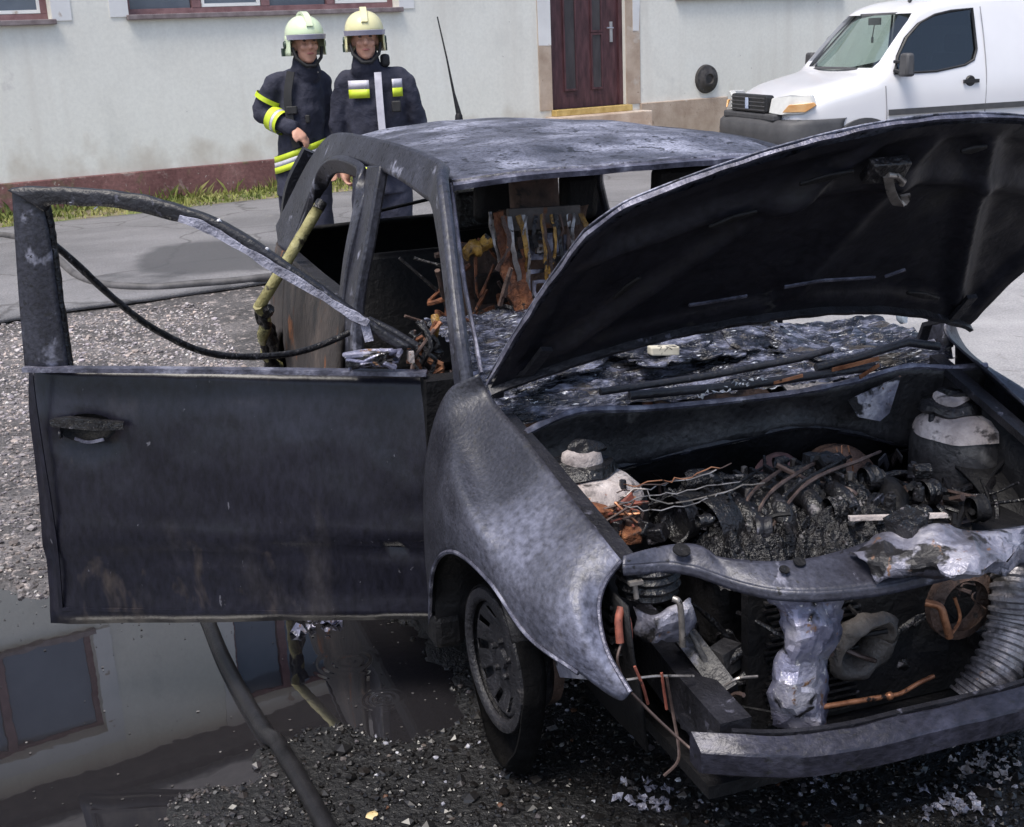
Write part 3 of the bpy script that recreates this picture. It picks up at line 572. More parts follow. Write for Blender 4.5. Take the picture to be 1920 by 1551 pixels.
# ---- front fenders
FC = [[(0.451,-0.610,0.728),(0.445,-0.645,0.681),(0.458,-0.665,0.631),(0.508,-0.670,0.564),(0.576,-0.650,0.500)],
[(0.365,-0.620,0.759),(0.399,-0.680,0.711),(0.464,-0.715,0.649),(0.505,-0.715,0.578),(0.546,-0.665,0.471)],
[(0.258,-0.630,0.790),(0.300,-0.710,0.726),(0.380,-0.755,0.657),(0.411,-0.755,0.585),(0.462,-0.715,0.501)],
[(0.126,-0.640,0.830),(0.138,-0.730,0.759),(0.239,-0.790,0.680),(0.275,-0.795,0.602),(0.324,-0.775,0.535)],
[(-0.001,-0.650,0.870),(-0.023,-0.745,0.786),(0.116,-0.815,0.727),(0.141,-0.820,0.660),(0.179,-0.810,0.609)],
[(-0.122,-0.660,0.898),(-0.143,-0.755,0.832),(-0.044,-0.820,0.778),(-0.033,-0.835,0.691),(-0.054,-0.825,0.594)],
[(-0.210,-0.670,0.931),(-0.233,-0.755,0.875),(-0.195,-0.810,0.783),(-0.212,-0.830,0.641),(-0.258,-0.825,0.464)],
[(-0.217,-0.690,0.976),(-0.279,-0.755,0.925),(-0.321,-0.800,0.786),(-0.364,-0.815,0.586),(-0.435,-0.800,0.199)]]
def fender(cols, m):
    return MB().loft(cols, 46, 26)
fd = fender(FC, M_fender).out('front_wing', M_fender, car, solid=.006)
fd2 = fender([mir(c) for c in FC], M_fender).out('front_wing', M_pillar, car, solid=.006)
# rolled arch lip and lamp lip of the near wing
def edge(cols, k0, k1, row): return [cols[i][row] for i in range(k0, k1)]
q = MB(); q.tube(crom([FC[i][4] for i in (2,3,4,5,6,7)], 40), .006, 6); q.out('arch_lip', M_edge, fd)
q = MB(); q.tube(crom(FC[0], 24), .005, 6); q.out('lamp_lip', M_edge, fd)
q = MB(); q.prism([(0.289,-0.720,0.504),(0.310,-0.700,0.413),(0.458,-0.690,0.478),(0.468,-0.690,0.507),(0.398,-0.700,0.538)], (0,.006,0)); q.out('wing_bracket', M_crush, fd, smooth=False)
# door hinge / inner post behind the open door
q = MB(); q.strip([(-.43,-.735,.25),(-.43,-.745,.6),(-.41,-.735,.93)], (0,1,0), .09, .06); q.out('hinge_post', M_dark, car)
q = MB()
for z in (.42,.74): q.box((-.44,-.762,z), (.05,.05,.07))
q.each('hinge', M_frame, car, smooth=False, bevel=.006)
# wheel arch liners
for sg in (-1,1):
    rows = []
    for i in range(21):
        a = lerp(.62, pi+.1, i/20); rows.append([(.36*cos(a), sg*y, .30+.36*sin(a)) for y in (.80,.70,.60,.50)])
    MB().grid(rows).out('arch_liner', M_dark, car, solid=.008)
# ---- wheels
def wheel(c, steer, sg, parent, sc=1.):
    c = Vector(c); R3 = rotz(steer) @ (Matrix.Identity(3) if sg < 0 else rotz(pi))
    Ry = (R3 @ rot(pi/2, 'X'))*sc          # lathe axis z -> outward (-y)
    wq = MB(); wq.lathe([(.16,.075),(.175,.088),(.195,.085),(.20,.07),(.19,.05),(.165,.03),(.16,-.01),(.15,-.03)], c, n=40, rot=Ry)
    rim = wq.out('wheel', M_rim, parent, solid=.006)
    # disc with oval cut-outs
    dq = MB(); nn = 60; rows = []
    for r, h in ((.03,.05),(.06,.052),(.085,.042),(.108,.05),(.145,.068),(.166,.058)):
        rows.append([c+Ry @ Vector((r*cos(2*pi*k/nn), r*sin(2*pi*k/nn), h)) for k in range(nn)])
    V = [p for r in rows for p in r]; F = []
    for i in range(5):
        for k in range(nn):
            if i == 3 and (k % 6) in (0,1): continue
            F.append((i*nn+k, i*nn+(k+1) % nn, (i+1)*nn+(k+1) % nn, (i+1)*nn+k))
    dq.add(V, F); dq.out('disc', M_rim, rim, solid=.004)
    hq = MB(); hq.lathe([(.001,.062),(.028,.06),(.032,.045),(.05,.03)], c, n=20, rot=Ry)
    for k in range(5): a = 2*pi*k/5+.3; hq.lathe([(.001,.068),(.009,.066),(.01,.05)], c+Ry @ Vector((.05*cos(a), .05*sin(a), 0)), n=8, rot=Ry)
    hq.each('hub', M_rim, rim)
    bq = MB(); bq.lathe([(.001,-.02),(.14,-.02),(.15,-.03),(.15,-.06)], c, n=30, rot=Ry); bq.out('brake_drum', M_brown, rim)
    tq = MB(); pr_ = [(.199,.080),(.204,.080),(.208,.066),(.210,.045),(.210,.03),(.206,.018),(.195,.012),(.18,.02)] if sg < 0 and steer else [(.196,.082),(.208,.084),(.226,.070),(.246,.04),(.258,0),(.25,-.05),(.225,-.08),(.205,-.084)]
    tq.lathe(pr_, c, n=64, rot=Ry).jit(.006 if steer and sg < 0 else .012, 14)
    if steer and sg < 0:      # what is left of the tyre has slumped into a mound under the rim
        for v in tq.V:
            d = v-c; k_ = max(0., -d.z/d.length); v.z -= .12*k_**3*(1 if d.length > .2*sc else .1); v.x += .03*k_**3*noise.noise(v*9)
    for v in tq.V: v.z = max(v.z, .004)
    tq.out('tyre', M_tyre, rim)
    return rim
wheel((.015,-.69,.33), radians(4), -1, car, .9); wheel((0,.745,.272), radians(10), 1, car)
wheel((-2.45,-.72,.272), 0, -1, car); wheel((-2.45,.72,.272), 0, 1, car)

# ---- bonnet, hinged at the scuttle and standing open
HA = radians(45); H0 = Vector((-.22,0,.94)); HE = Vector((cos(HA),0,sin(HA))); HN = Vector((-sin(HA),0,cos(HA)))   # along, outward(up)
def hp(l, y, n=0): return H0+HE*l+Vector((0,y,0))+HN*n
def l_r(k): return .03+.18*(1-abs(k)**2.2)
def l_f(k): return .885-.225*k*k-.05*max(0,(abs(k)-.90)/.10)**2
def y_of(k, l): return k*(.70-.01*l)+.02+.165*l          # the hinges have sagged: the panel stands skewed
def hood_n(k, t): return .012*(1-(2*t-1)**2)+.008*(1-k*k)
def hood_pt(k, t, n=0):
    l = lerp(l_r(k), l_f(k), t); y = y_of(k, l); return hp(l, y, n), l, y
NK, NT = 84, 50
def hood_grid(under):
    rows = []
    for i in range(NK+1):
        k = -1+2*i/NK; row = []
        for j in range(NT+1):
            t = j/NT; p, l, y = hood_pt(k, t); n = hood_n(k, t)
            if under:
                e = min((l-l_r(k)), l_f(k)-l, (1-abs(k))*.68); g = sstep(.035,.07,e); yk = k*.70
                n += -.008-.016+.016*g                                                   # flange proud of the field
                n -= .032*math.exp(-((abs(yk)-.60+.62*(l-.10))/.030)**2)*g               # diagonal ribs
                n -= .024*math.exp(-((yk)/.040)**2)*g*sstep(.15,.3,l)                 # spine
                n -= .026*math.exp(-((l-.70+.22*k*k)/.035)**2)*g
                n += .004*fbm(l*12, y*12, 3)
                n = min(n, hood_n(k, t)-.006)
            row.append(hp(l, y, n))
        rows.append(row)
    return rows
hoodU = MB().grid(hood_grid(True)).out('bonnet', M_hood, car)
rows = hood_grid(False)
hoodT = MB().grid([[v+HN*.004 for v in r] for r in rows]).out('bonnet_skin', M_roof, hoodU, solid=.003, off=1)
loop = [rows[0][j] for j in range(NT+1)]+[rows[i][NT] for i in range(1, NK+1)]+[rows[NK][j] for j in range(NT-1,-1,-1)]
q = MB(); q.strip([p-HN*.008 for p in loop], HN, [.009+.006*noise.noise(p*9) for p in loop], .008); q.jit(.003, 18).out('bonnet_edge', M_edge, hoodU)
q = MB(); q.strip([rows[i][0]-HN*.02 for i in range(NK+1)], HN, .045, .012); q.jit(.004, 18).out('bonnet_edge', M_frame, hoodU)
# safety hook, latch plate, stay slots
hk = crom([(0.362,0.056,1.452), (0.327,0.092,1.410), (0.298,0.130,1.381), (0.297,0.148,1.386), (0.310,0.140,1.400)], 14)
q = MB(); q.strip(hk, (.3,1,0), .020, .006); q.tube([(0.365,0.053,1.454), (0.360,0.080,1.450), (0.346,0.107,1.435), (0.338,0.108,1.428)], .007); q.out('safety_hook', M_pipe, hoodU)
for P_ in (((0.353,-0.023,1.468),(0.332,-0.137,1.447)),((0.389,0.282,1.499),(0.381,0.221,1.492)),((-0.051,0.518,1.067),(-0.014,0.392,1.103)),((0.272,-0.203,1.390),(0.243,-0.302,1.361)),((0.074,-0.453,1.191),(0.126,-0.411,1.244))):
    a_, b_ = Vector(P_[0]), Vector(P_[1]); q = MB(); q.strip([a_, a_.lerp(b_,.5), b_], HE, [.010,.022,.010], .008); q.jit(.003, 30).out('press_slot', M_dark, hoodU, bevel=.003)
q = MB(); q.box((0.354,0.055,1.464), (.06,.10,.03), rot(-HA,'Y')); q.jit(.006, 20); q.out('latch_plate', M_char, hoodU, bevel=.004)
q = MB(); q.strip([(0.029,0.265,1.161),(0.035,0.110,1.167),(0.029,0.011,1.160)], (.5,0,.5), .007, .006); q.strip([(0.044,0.347,1.175),(0.025,0.299,1.157)], (.5,0,.5), .006, .006); q.strip([(0.015,-0.082,1.147),(0.012,-0.180,1.144),(0.010,-0.235,1.142)], (.5,0,.5), .007, .006); q.jit(.008, 12).each('insulation_shred', M_edge, hoodU)
for y in (-.63,.63):
    q = MB(); q.strip([(-.26,y,.90),(-.24,y,.95),hp(.10,y*.97+.02,-.03),hp(.20,y*.95+.03,-.03)], (0,1,0), .03, .012); q.out('bonnet_hinge', M_frame, car)

# ---- scuttle, firewall, inner wings
CL = [(-0.100,-0.615,0.848),(-0.120,-0.559,0.858),(-0.140,-0.453,0.872),(-0.160,-0.285,0.849),(-0.170,-0.129,0.837),(-0.170,0.026,0.831),(-0.170,0.185,0.829),(-0.160,0.343,0.841),(-0.150,0.503,0.863),(-0.120,0.618,0.853),(-0.100,0.725,0.850)]
LL = [(-0.120,-0.577,0.757),(-0.140,-0.500,0.726),(-0.180,-0.353,0.696),(-0.200,-0.223,0.697),(-0.200,-0.114,0.705),(-0.200,0.044,0.714),(-0.200,0.206,0.721),(-0.200,0.376,0.679),(-0.180,0.519,0.633),(-0.150,0.621,0.622),(-0.120,0.761,0.587)]
bot = [(-.26, p[1], .28) for p in LL]
fw = MB().loft([CL, [tuple((a+b)/2+(-.02 if i == 0 else 0) for i, (a, b) in enumerate(zip(p, r))) for p, r in zip(CL, LL)], LL], 9, 60); fwo = fw.jit(.006, 9).out('firewall', M_wall_fw, car, solid=.006)
MB().loft([LL, [(-.26, p[1], .55) for p in LL], bot], 8, 40).jit(.02, 8).out('bulkhead', M_dark, car)
q = MB(); q.tube(crom(CL, 60), .009, 6, wob=.4); q.out('firewall_lip', M_edge, fwo); q = MB(); q.tube(crom(LL, 60), .008, 6, wob=.4); q.out('firewall_lip', M_frame, fwo)
q = MB(); q.prism([(-0.130,0.308,0.798),(-0.130,0.472,0.846),(-0.130,0.440,0.746),(-0.130,0.411,0.727),(-0.130,0.343,0.748)], (-.006,0,0)); q.out('torn_panel', M_crush, fwo, smooth=False)
for sg in (-1,1):
    rows = [[(x, sg*lerp(.62,.58,t_), lerp(.86-.22*sstep(-.2,.5,x), .30, t_)) for t_ in (0,.3,.6,1)] for x in [-.3+.08*i for i in range(11)]]
    MB().grid(rows).jit(.012, 7).out('inner_wing', M_dark, car, solid=.006)
    q = MB(); q.strip([(-.25,sg*.635,.875),(0,sg*.612,.815),(.25,sg*.592,.75),(.44,sg*.572,.69)], (0,1,0), .04, .02); q.out('wing_rail', M_frame, car)
    q = MB(); q.strip([(-.3,sg*.45,.40),(.2,sg*.45,.42),(.45,sg*.46,.40),(.66,sg*.46,.385)], (0,1,0), .07, .11); q.out('frame_rail', M_frame, car)
# scuttle tray and charred dashboard, one crumpled crust each
rows = []
for i in range(150):
    y = lerp(-.66, .68, i/149); row = []
    for j in range(70):
        t = j/69; x = lerp(-.165-.03*(1-(y/.7)**2), -.82, t)
        z = .868+.090*sstep(0,.55,t)*(1-.62*sstep(.10,.42,y))+.02*sstep(.5,1,t)*(1-sstep(.0,.35,y))-.10*sstep(.55,.8,t)*sstep(.05,.35,y)
        z += .024*fbm(x*8, y*3.5, 1)+.022*abs(fbm(x*20, y*6, 6))+.012*abs(fbm(x*50, y*16, 3))
        if t < .04: z -= .03
        row.append((x, y, z))
    rows.append(row)
MB().grid(rows).out('dashboard', M_glass, car, auto=35)
# layered flakes of laminated windscreen lying on the dash
for k in range(7):
    q = MB(); y0 = lerp(-.5,.55,(k+.5)/7)+random.uniform(-.04,.04); x0 = random.uniform(-.42,-.27); rows = []
    a = random.uniform(-.5,.5); Lx, Ly = random.uniform(.05,.10), random.uniform(.10,.2)
    for i in range(9):
        row = []
        for j in range(12):
            u, v = (i/8-.5)*2*Lx, (j/11-.5)*2*Ly; r_e = .8+.3*fbm(i*.7, j*.7, k*3)
            X_, Y_ = x0+(u*cos(a)-v*sin(a))*r_e, y0+(u*sin(a)+v*cos(a))*r_e
            row.append((X_, Y_, max(.93,.895+.085*sstep(-.2,-.45,X_))-.045*sstep(.1,.4,Y_)+.02*fbm(X_*14, Y_*7, k)+.012*abs(fbm(X_*40, Y_*20, k))))
        rows.append(row)
    q.grid(rows).out('windscreen_shard', M_glass, car, solid=.006)
# wiper linkage, copper strips and pipes at the scuttle
q = MB(); q.tube([(-0.150,-0.397,0.910),(-0.160,-0.089,0.910),(-0.170,0.183,0.921),(-0.180,0.286,0.931)], .010); q.tube([(-0.130,-0.327,0.896),(-0.130,0.003,0.881),(-0.130,0.387,0.882)], .012); q.tube([(-0.140,0.213,0.898),(-0.140,0.327,0.910),(-0.140,0.492,0.935),(-0.140,0.595,0.911)], .012, 8); q.each('wiper_rod', M_frame, car)
q = MB(); q.strip([(-0.120,0.249,0.893),(-0.120,0.314,0.899),(-0.120,0.392,0.907)], (0,0,1), .010, .005); q.strip([(-0.110,0.328,0.865),(-0.120,0.393,0.889)], (0,0,1), .009, .005); q.strip([(-0.120,0.075,0.880),(-0.120,0.161,0.889)], (0,0,1), .008, .005); q.each('copper_strip', M_copper, car)
q = MB()
for i in range(60):
    c_ = Vector((-0.130,-0.150,0.881)).lerp(Vector((-0.130,0.065,0.886)), random.random())+Vector((random.uniform(-.012,.02), 0, random.uniform(-.010,.010)))
    vs = [c_+Vector((random.gauss(0,.005), random.gauss(0,.006), random.gauss(0,.004))) for _ in range(4)]; q.add(vs, [(0,1,2),(0,2,3),(0,3,1),(1,3,2)])
tag(q.out('glass_crumb', mat('bright_glass_crumb', [(.3,(.3,.32,.36)),(.7,(.75,.77,.8))], 40, rough=.1), car, smooth=False), kind='stuff')
q = MB(); q.prism([(-0.300,-0.185,0.966),(-0.300,-0.102,0.959),(-0.300,-0.103,0.933),(-0.300,-0.185,0.943)], (-.03,0,0)); q.out('melted_switch', M_cream, car, smooth=False, bevel=.004)
q = MB(); q.prism([(-0.420,-0.203,0.966),(-0.420,-0.150,0.969),(-0.420,-0.155,0.952),(-0.420,-0.195,0.950)], (-.02,0,.0)); q.out('plastic_scrap', M_green, car, smooth=False, bevel=.003)
q = MB(); q.lathe([(.001,.05),(.014,.045),(.02,.02),(.016,-.01),(.001,-.02)], (-0.500,0.733,0.907), n=10).jit(.006, 30); q.out('molten_blob', mat('pale_blue_melt', [(.3,(.45,.55,.65)),(.7,(.75,.82,.9))], 30, rough=.3), car)
# instrument binnacle hulk hanging under the bonnet
q = MB(); q.box((-0.500,0.127,0.955), (.14,.24,.11)); q.jit(.02, 10); q.out('instrument_binnacle', M_char, car, bevel=.01)
q = MB(); q.tube([(-0.520,0.049,0.972),(-0.500,0.035,0.944)], .006); q.tube([(-0.520,0.069,0.973),(-0.500,0.059,0.935)], .005); q.each('bare_wire', M_wire, car)
# steering column and wheel ring skeleton
q = MB(); q.tube([(-.55,.36,.70),(-.85,.36,.80)], .022); P = [Vector((-.87,.36,.80))+Vector((.07*sin(a)*1.0, .175*cos(a), .16*sin(a))) for a in [2*pi*i/36 for i in range(37)]]; q.tube(P, .010, 6); q.out('steering_wheel', M_dark, car)

# ---- strut towers
def tower(c, sq):
    c = Vector(c); q = MB(); q.lathe([(.0,.030),(.05,.029),(.09,.018),(.118,-.006),(.126,-.03)], c, n=36).jit(.007, 16); t = q.out('strut_tower', M_white, car)
    q = MB(); q.lathe([(.124,-.022),(.132,-.06),(.136,-.16),(.15,-.42)], c, n=36).jit(.010, 8); q.out('tower_body', M_wall_fw, t)
    q = MB(); q.lathe([(.070,.016),(.085,.034),(.075,.052),(.03,.056)], c+Vector((-.025,-.01,0)), n=24).jit(.016, 16); q.out('mount_rubber', M_char, t)
    q = MB(); q.lathe([(.001,.070*sq),(.035,.072*sq),(.047,.064*sq),(.052,.040),(.050,.028)], c+Vector((-.03,-.012,.004)), n=28).jit(.009, 20); q.out('mount_cap', M_white, t)
    q = MB(); q.lathe([(.001,.084*sq),(.03,.080*sq),(.044,.070*sq),(.04,.062*sq)], c+Vector((-.036,.004,.004)), n=24).jit(.014, 26); q.out('cap_crust', M_char, t)
    for k in range(3):
        a = k*2.1+.5; q = MB(); q.lathe([(.001,.042),(.008,.042),(.009,.0)], c+Vector((.095*cos(a), .095*sin(a), -.012)), n=6); q.out('mount_bolt', M_frame, t)
    return t
tower((0.030,-0.501,0.741), 1.05); tower((-0.020,0.589,0.735), .9)
# ---- engine lump
M_crust = mat('black_glistening_crust', [(.3,(.004,.004,.005)),(.6,(.016,.015,.017)),(.75,(.05,.046,.046))], 22, rough=.26, bump=.9, bscale=55, over=[(38,.62,.67,(.20,.19,.2),.3),(14,.66,.74,(.06,.035,.025),.6)], fine=(90,.5))
eng = MB(); eng.box((.16,-.10,.52), (.34,.46,.26)); eng.jit(.02, 7); en = eng.out('engine_block', M_dark, car, bevel=.03)
q = MB(); q.box((.08,-.06,.665), (.17,.40,.06)); q.jit(.008, 9); ch_ = q.out('cam_cover', M_char, en, bevel=.015)
for k in range(9): MB().box((.08,-.23+.042*k,.70), (.15,.012,.022)).jit(.004, 30).out('cover_rib', M_char, ch_, smooth=False, bevel=.003)
for k in range(6):
    q = MB(); q.lathe([(.001,.02),(.008,.02),(.009,0)], (.155 if k % 2 else .01, -.22+.07*k, .695), n=6); q.out('cover_bolt', M_pipe, ch_)
for k in range(4):
    y = -.20+.085*k; q = MB(); q.tube(crom([(.14,y,.655),(.22,y-.01,.70),(.29,y-.015,.68),(.31,y-.015,.60)], 14), .024, 12, wob=.1); q.jit(.005, 20).out('intake_runner', M_char, en)
q = MB(); q.tube(crom([(.31,-.26,.59),(.32,-.10,.60),(.31,.10,.585)], 14), .045, 14, wob=.06); q.jit(.008, 14).out('intake_plenum', M_char, en)
q = MB(); q.tube(crom([(.31,.10,.585),(.28,.17,.62),(.20,.22,.66),(.06,.25,.64)], 16), .034, 12, wob=.12); q.jit(.006, 22).out('coolant_hose', M_dark, en)
for k in range(5):
    q = MB(); q.tube(crom([(.30+.02*random.random(),-.28+.02*k,.64),(.24,-.25+.05*k,.72+.02*random.random()),(.14,-.15+.08*k,.735),(.02,-.05+.09*k,.70)], 18), .0045, 6, wob=.4); q.out('burnt_loom', random.choice([M_wire, M_char, M_char]), en)
q = MB(); q.lathe([(.001,.03),(.05,.03),(.055,.04),(.075,.04),(.08,.0),(.075,-.03)], (0.240,-0.298,0.671), axis='y', n=28, rot=rotz(.3)); q.out('pulley', M_char, en)
q = MB(); q.lathe([(.001,.03),(.02,.03),(.05,.035),(.055,.0)], (0.220,-0.376,0.697), axis='y', n=20, rot=rotz(.2)); q.out('pulley', M_char, en)
q = MB()
for i in range(6): q.lathe([(.045,-.012),(.05,-.008),(.05,.008),(.045,.012)], Vector((0.240,-0.240,0.668))+Vector((-.004*i,.024*i,.0)), axis='y', n=24)
q.lathe([(.040,-.02),(.040,.15)], Vector((0.240,-0.240,0.668)), axis='y', n=20); alt = q.out('alternator', M_char, en)
for k in range(34):     # molten ancillaries over the block
    u_, v_ = random.random(), random.random(); c = Vector((lerp(.05,.34,v_), lerp(-.30,.12,u_), lerp(.70,.58,v_)+random.uniform(-.02,.03)))
    q = MB()
    if k % 3 == 0: q.box(c, (random.uniform(.03,.07), random.uniform(.03,.08), random.uniform(.02,.05)), rotz(random.uniform(0,3)) @ rot(random.uniform(-.5,.5),'X'))
    elif k % 3 == 1: q.lathe([(.001,.03),(.02,.03),(.024,.02),(.026,-.02),(.018,-.04)], c, axis=random.choice('xyz'), n=12)
    else: q.tube(crom([c+Vector((random.uniform(-.05,.05), random.uniform(-.09,.09), random.uniform(-.03,.03))) for _ in range(4)], 12), random.uniform(.005,.011), 6)
    q.jit(.008, 25).out('engine_fitting', random.choice([M_char, M_char, M_dark, M_crust, M_frame]), en, smooth=(k % 3 != 0))
rows = []
for i in range(90):
    y = lerp(-.36,.20,i/89); row = []
    for j in range(64):
        t_ = j/63; x = lerp(-.06,.40,t_); e = min(t_,1-t_,i/89,1-i/89)
        z = .640+.028*sin(t_*pi)+.055*abs(fbm(x*9,y*9,4))+.030*abs(fbm(x*24,y*24,7))+.012*fbm(x*60,y*60,2)-.06*(1-sstep(0,.12,e))
        row.append((x+.012*fbm(x*20,y*20,1), y, z))
    rows.append(row)
MB().grid(rows).out('melted_crust', M_crust, en, auto=40)
# brake servo and blower drum
q = MB(); q.lathe([(.001,.09),(.03,.085),(.06,.06),(.1,.035),(.112,.0),(.112,-.04),(.08,-.06)], (-0.120,0.285,0.566), axis='x', n=36, rot=rot(-.25,'Y')); q.out('brake_servo', M_brown, car)
q = MB(); q.lathe([(.001,.05),(.05,.045),(.07,.02),(.075,-.03)], (-0.100,0.092,0.611), axis='x', n=28); q.out('servo_drum', mat('pinkish_scorched_drum', [(.3,(.05,.03,.033)),(.7,(.16,.09,.095))], 14, rough=.7), car)
for P in ([(-0.040,0.217,0.709),(-0.020,0.215,0.588)],[(-0.040,0.233,0.711),(-0.020,0.228,0.571)],[(-0.040,0.252,0.707),(-0.020,0.247,0.575)]):
    q = MB(); q.tube(crom([P[0], (Vector(P[0])+Vector(P[1]))/2+Vector((.01,random.uniform(-.01,.01),0)), P[1]], 8), .0022, 5); q.out('bare_wire', M_copper, car)
# brake pipes crossing the bay
for P in ([(0.220,-0.513,0.790),(0.220,-0.454,0.790),(0.200,-0.318,0.791),(0.180,-0.212,0.792)],[(0.230,-0.520,0.775),(0.240,-0.457,0.794),(0.250,-0.423,0.754),(0.240,-0.258,0.758),(0.220,-0.150,0.752)],[(0.240,-0.516,0.759),(0.260,-0.447,0.748),(0.250,-0.317,0.743),(0.240,-0.244,0.760)],[(0.220,-0.474,0.777),(0.210,-0.390,0.786),(0.200,-0.257,0.788)],[(0.220,-0.499,0.798),(0.210,-0.374,0.790),(0.190,-0.245,0.795)],[(0.230,-0.511,0.765),(0.230,-0.387,0.766),(0.220,-0.206,0.767)]):
    q = MB(); q.tube([p+Vector((0,random.uniform(-.006,.006),random.uniform(-.006,.006))) for p in crom(P, 14)], .0017, 5); q.out('brake_pipe', random.choice([M_pipe, M_wire, M_copper]), car)
# fuse box remains by the near wing: coloured lumps and bared cable
for k, (P, m_) in enumerate((( (0.160,-0.540,0.716), M_rust),((0.180,-0.510,0.692), M_char),((0.200,-0.480,0.675), M_rust),((0.140,-0.472,0.718), M_redw),((0.200,-0.532,0.684), M_char),((0.200,-0.446,0.682), M_char),((0.180,-0.463,0.697), M_wire),((0.220,-0.554,0.676), M_frame),((0.220,-0.422,0.672), M_char))):
    q = MB(); q.box(P, (.05,.045,.035), rotz(k*.7) @ rot(.4*((k % 3)-1),'X')); q.jit(.016, 26).out('fuse_box_remnant', m_, car, bevel=.004)
for k in range(10):
    c = Vector((0.170,-0.492,0.699)); P = [c+Vector((random.uniform(-.06,.06), random.uniform(-.10,.08), random.uniform(-.02,.05))) for _ in range(5)]
    q = MB(); q.tube(crom(P, 18), .003, 5); q.out('bare_wire', random.choice([M_wire, M_copper, M_redw, M_wire]), car)
# left side battery tray, mesh duct
q = MB(); q.box((.22,.40,.50), (.30,.26,.18)); q.jit(.02, 8); q.out('battery_tray', M_dark, car, bevel=.02)
for k in range(9):
    c = Vector((random.uniform(.1,.36), random.uniform(.24,.52), random.uniform(.60,.66))); q = MB(); q.tube(crom([c+Vector((random.uniform(-.07,.07), random.uniform(-.08,.08), random.uniform(-.03,.03))) for _ in range(4)], 14), random.uniform(.004,.012), 6); q.out('burnt_loom', random.choice([M_char, M_dark, M_wire]), car)

def tangle(n, lo, hi, mats, rad, name='burnt_loom', spread=.07):
    for k in range(n):
        c = Vector([random.uniform(a, b_) for a, b_ in zip(lo, hi)]); d = Vector((random.uniform(-1,1), random.uniform(-1,1), random.uniform(-.4,.4))).normalized()*spread
        P = [c+d*(i-2)+Vector((random.uniform(-.3,.3), random.uniform(-.3,.3), random.uniform(-.25,.25)))*spread for i in range(5)]
        q = MB(); q.tube(crom(P, 18), random.uniform(*rad), 6, wob=.3); q.out(name, random.choice(mats), car)
tangle(22, (.0,-.36,.66), (.34,.30,.70), [M_wire, M_char, M_char, M_dark, M_dark], (.003,.009), spread=.055)
tangle(8, (-.12,-.40,.60), (.1,.1,.66), [M_wire, M_char, M_char], (.0018,.005))
tangle(10, (.05,.28,.58), (.36,.55,.64), [M_dark, M_char, M_char], (.003,.010))
tangle(18, (.44,-.50,.34), (.54,.30,.58), [M_wire, M_char, M_dark, M_dark], (.002,.006), spread=.05)
for k in range(40):          # brackets, studs and pulleys half buried in the soot
    c = Vector((random.uniform(.0,.36), random.uniform(-.34,.36), random.uniform(.63,.72))); q = MB(); j = k % 4
    if j == 0: a = random.uniform(0,3); q.strip([c, c+Vector((cos(a),sin(a),.2))*.035, c+Vector((cos(a),sin(a),-.5))*.06], (0,0,1), .022, .005)
    elif j == 1: q.lathe([(.001,.02),(.007,.02),(.008,.012),(.014,.010),(.014,-.02)], c, axis=random.choice('xyz'), n=10)
    elif j == 2: q.lathe([(.001,.012),(.012,.012),(.014,.018),(.030,.018),(.033,.010),(.028,0),(.033,-.01),(.030,-.018)], c, axis='y', n=22, rot=rotz(random.uniform(-.4,.4)))
    else: q.box(c, (.04,.03,.025), rotz(random.uniform(0,3)) @ rot(random.uniform(-.6,.6),'X'))
    q.jit(.003, 30).out('engine_fitting', random.choice([M_char, M_char, M_frame, M_crust, M_dark]), en, bevel=.002 if j in (0,3) else 0)
# ---- front lock carrier
TL = [(0.443,-0.602,0.735),(0.440,-0.557,0.738),(0.436,-0.506,0.738),(0.444,-0.461,0.738),(0.466,-0.435,0.736),(0.515,-0.428,0.732),(0.553,-0.377,0.728),(0.574,-0.328,0.725),(0.591,-0.252,0.725),(0.586,-0.161,0.728),(0.573,-0.088,0.732),(0.562,-0.002,0.735),(0.573,0.070,0.735),(0.626,0.124,0.733),(0.643,0.232,0.733),(0.628,0.370,0.735),(0.608,0.519,0.735)]
BL = [(0.460,-0.610,0.722),(0.457,-0.565,0.715),(0.466,-0.509,0.712),(0.496,-0.469,0.708),(0.534,-0.446,0.705),(0.575,-0.420,0.700),(0.612,-0.386,0.695),(0.641,-0.349,0.692),(0.670,-0.288,0.690),(0.689,-0.215,0.690),(0.701,-0.149,0.692),(0.703,-0.075,0.695),(0.704,-0.000,0.698),(0.705,0.076,0.700),(0.708,0.180,0.700),(0.690,0.318,0.705),(0.671,0.462,0.710)]
ML = [tuple((a+b)/2+(.002 if i == 2 else 0) for i, (a, b) in enumerate(zip(p, r))) for p, r in zip(TL, BL)]
DL = [(p[0]+.003, p[1], p[2]-.022) for p in BL]
lc = MB().loft([TL, ML, BL], 9, 90).out('lock_carrier', M_cross, car, solid=.006)
q = MB().loft([BL, DL], 4, 90).out('carrier_lip', M_cross, lc, solid=.004)
q = MB()
for c, r in (((0.478,-0.486,0.741), .019),((0.602,-0.284,0.727), .013),((0.614,-0.326,0.722), .011)): q.lathe([(.001,.0),(r*.96,.0),(r,-.003)], Vector(c)+Vector((0,0,.001)), n=20, rot=rot(.42,'Y'))
q.each('bolt_hole', M_dark, lc)
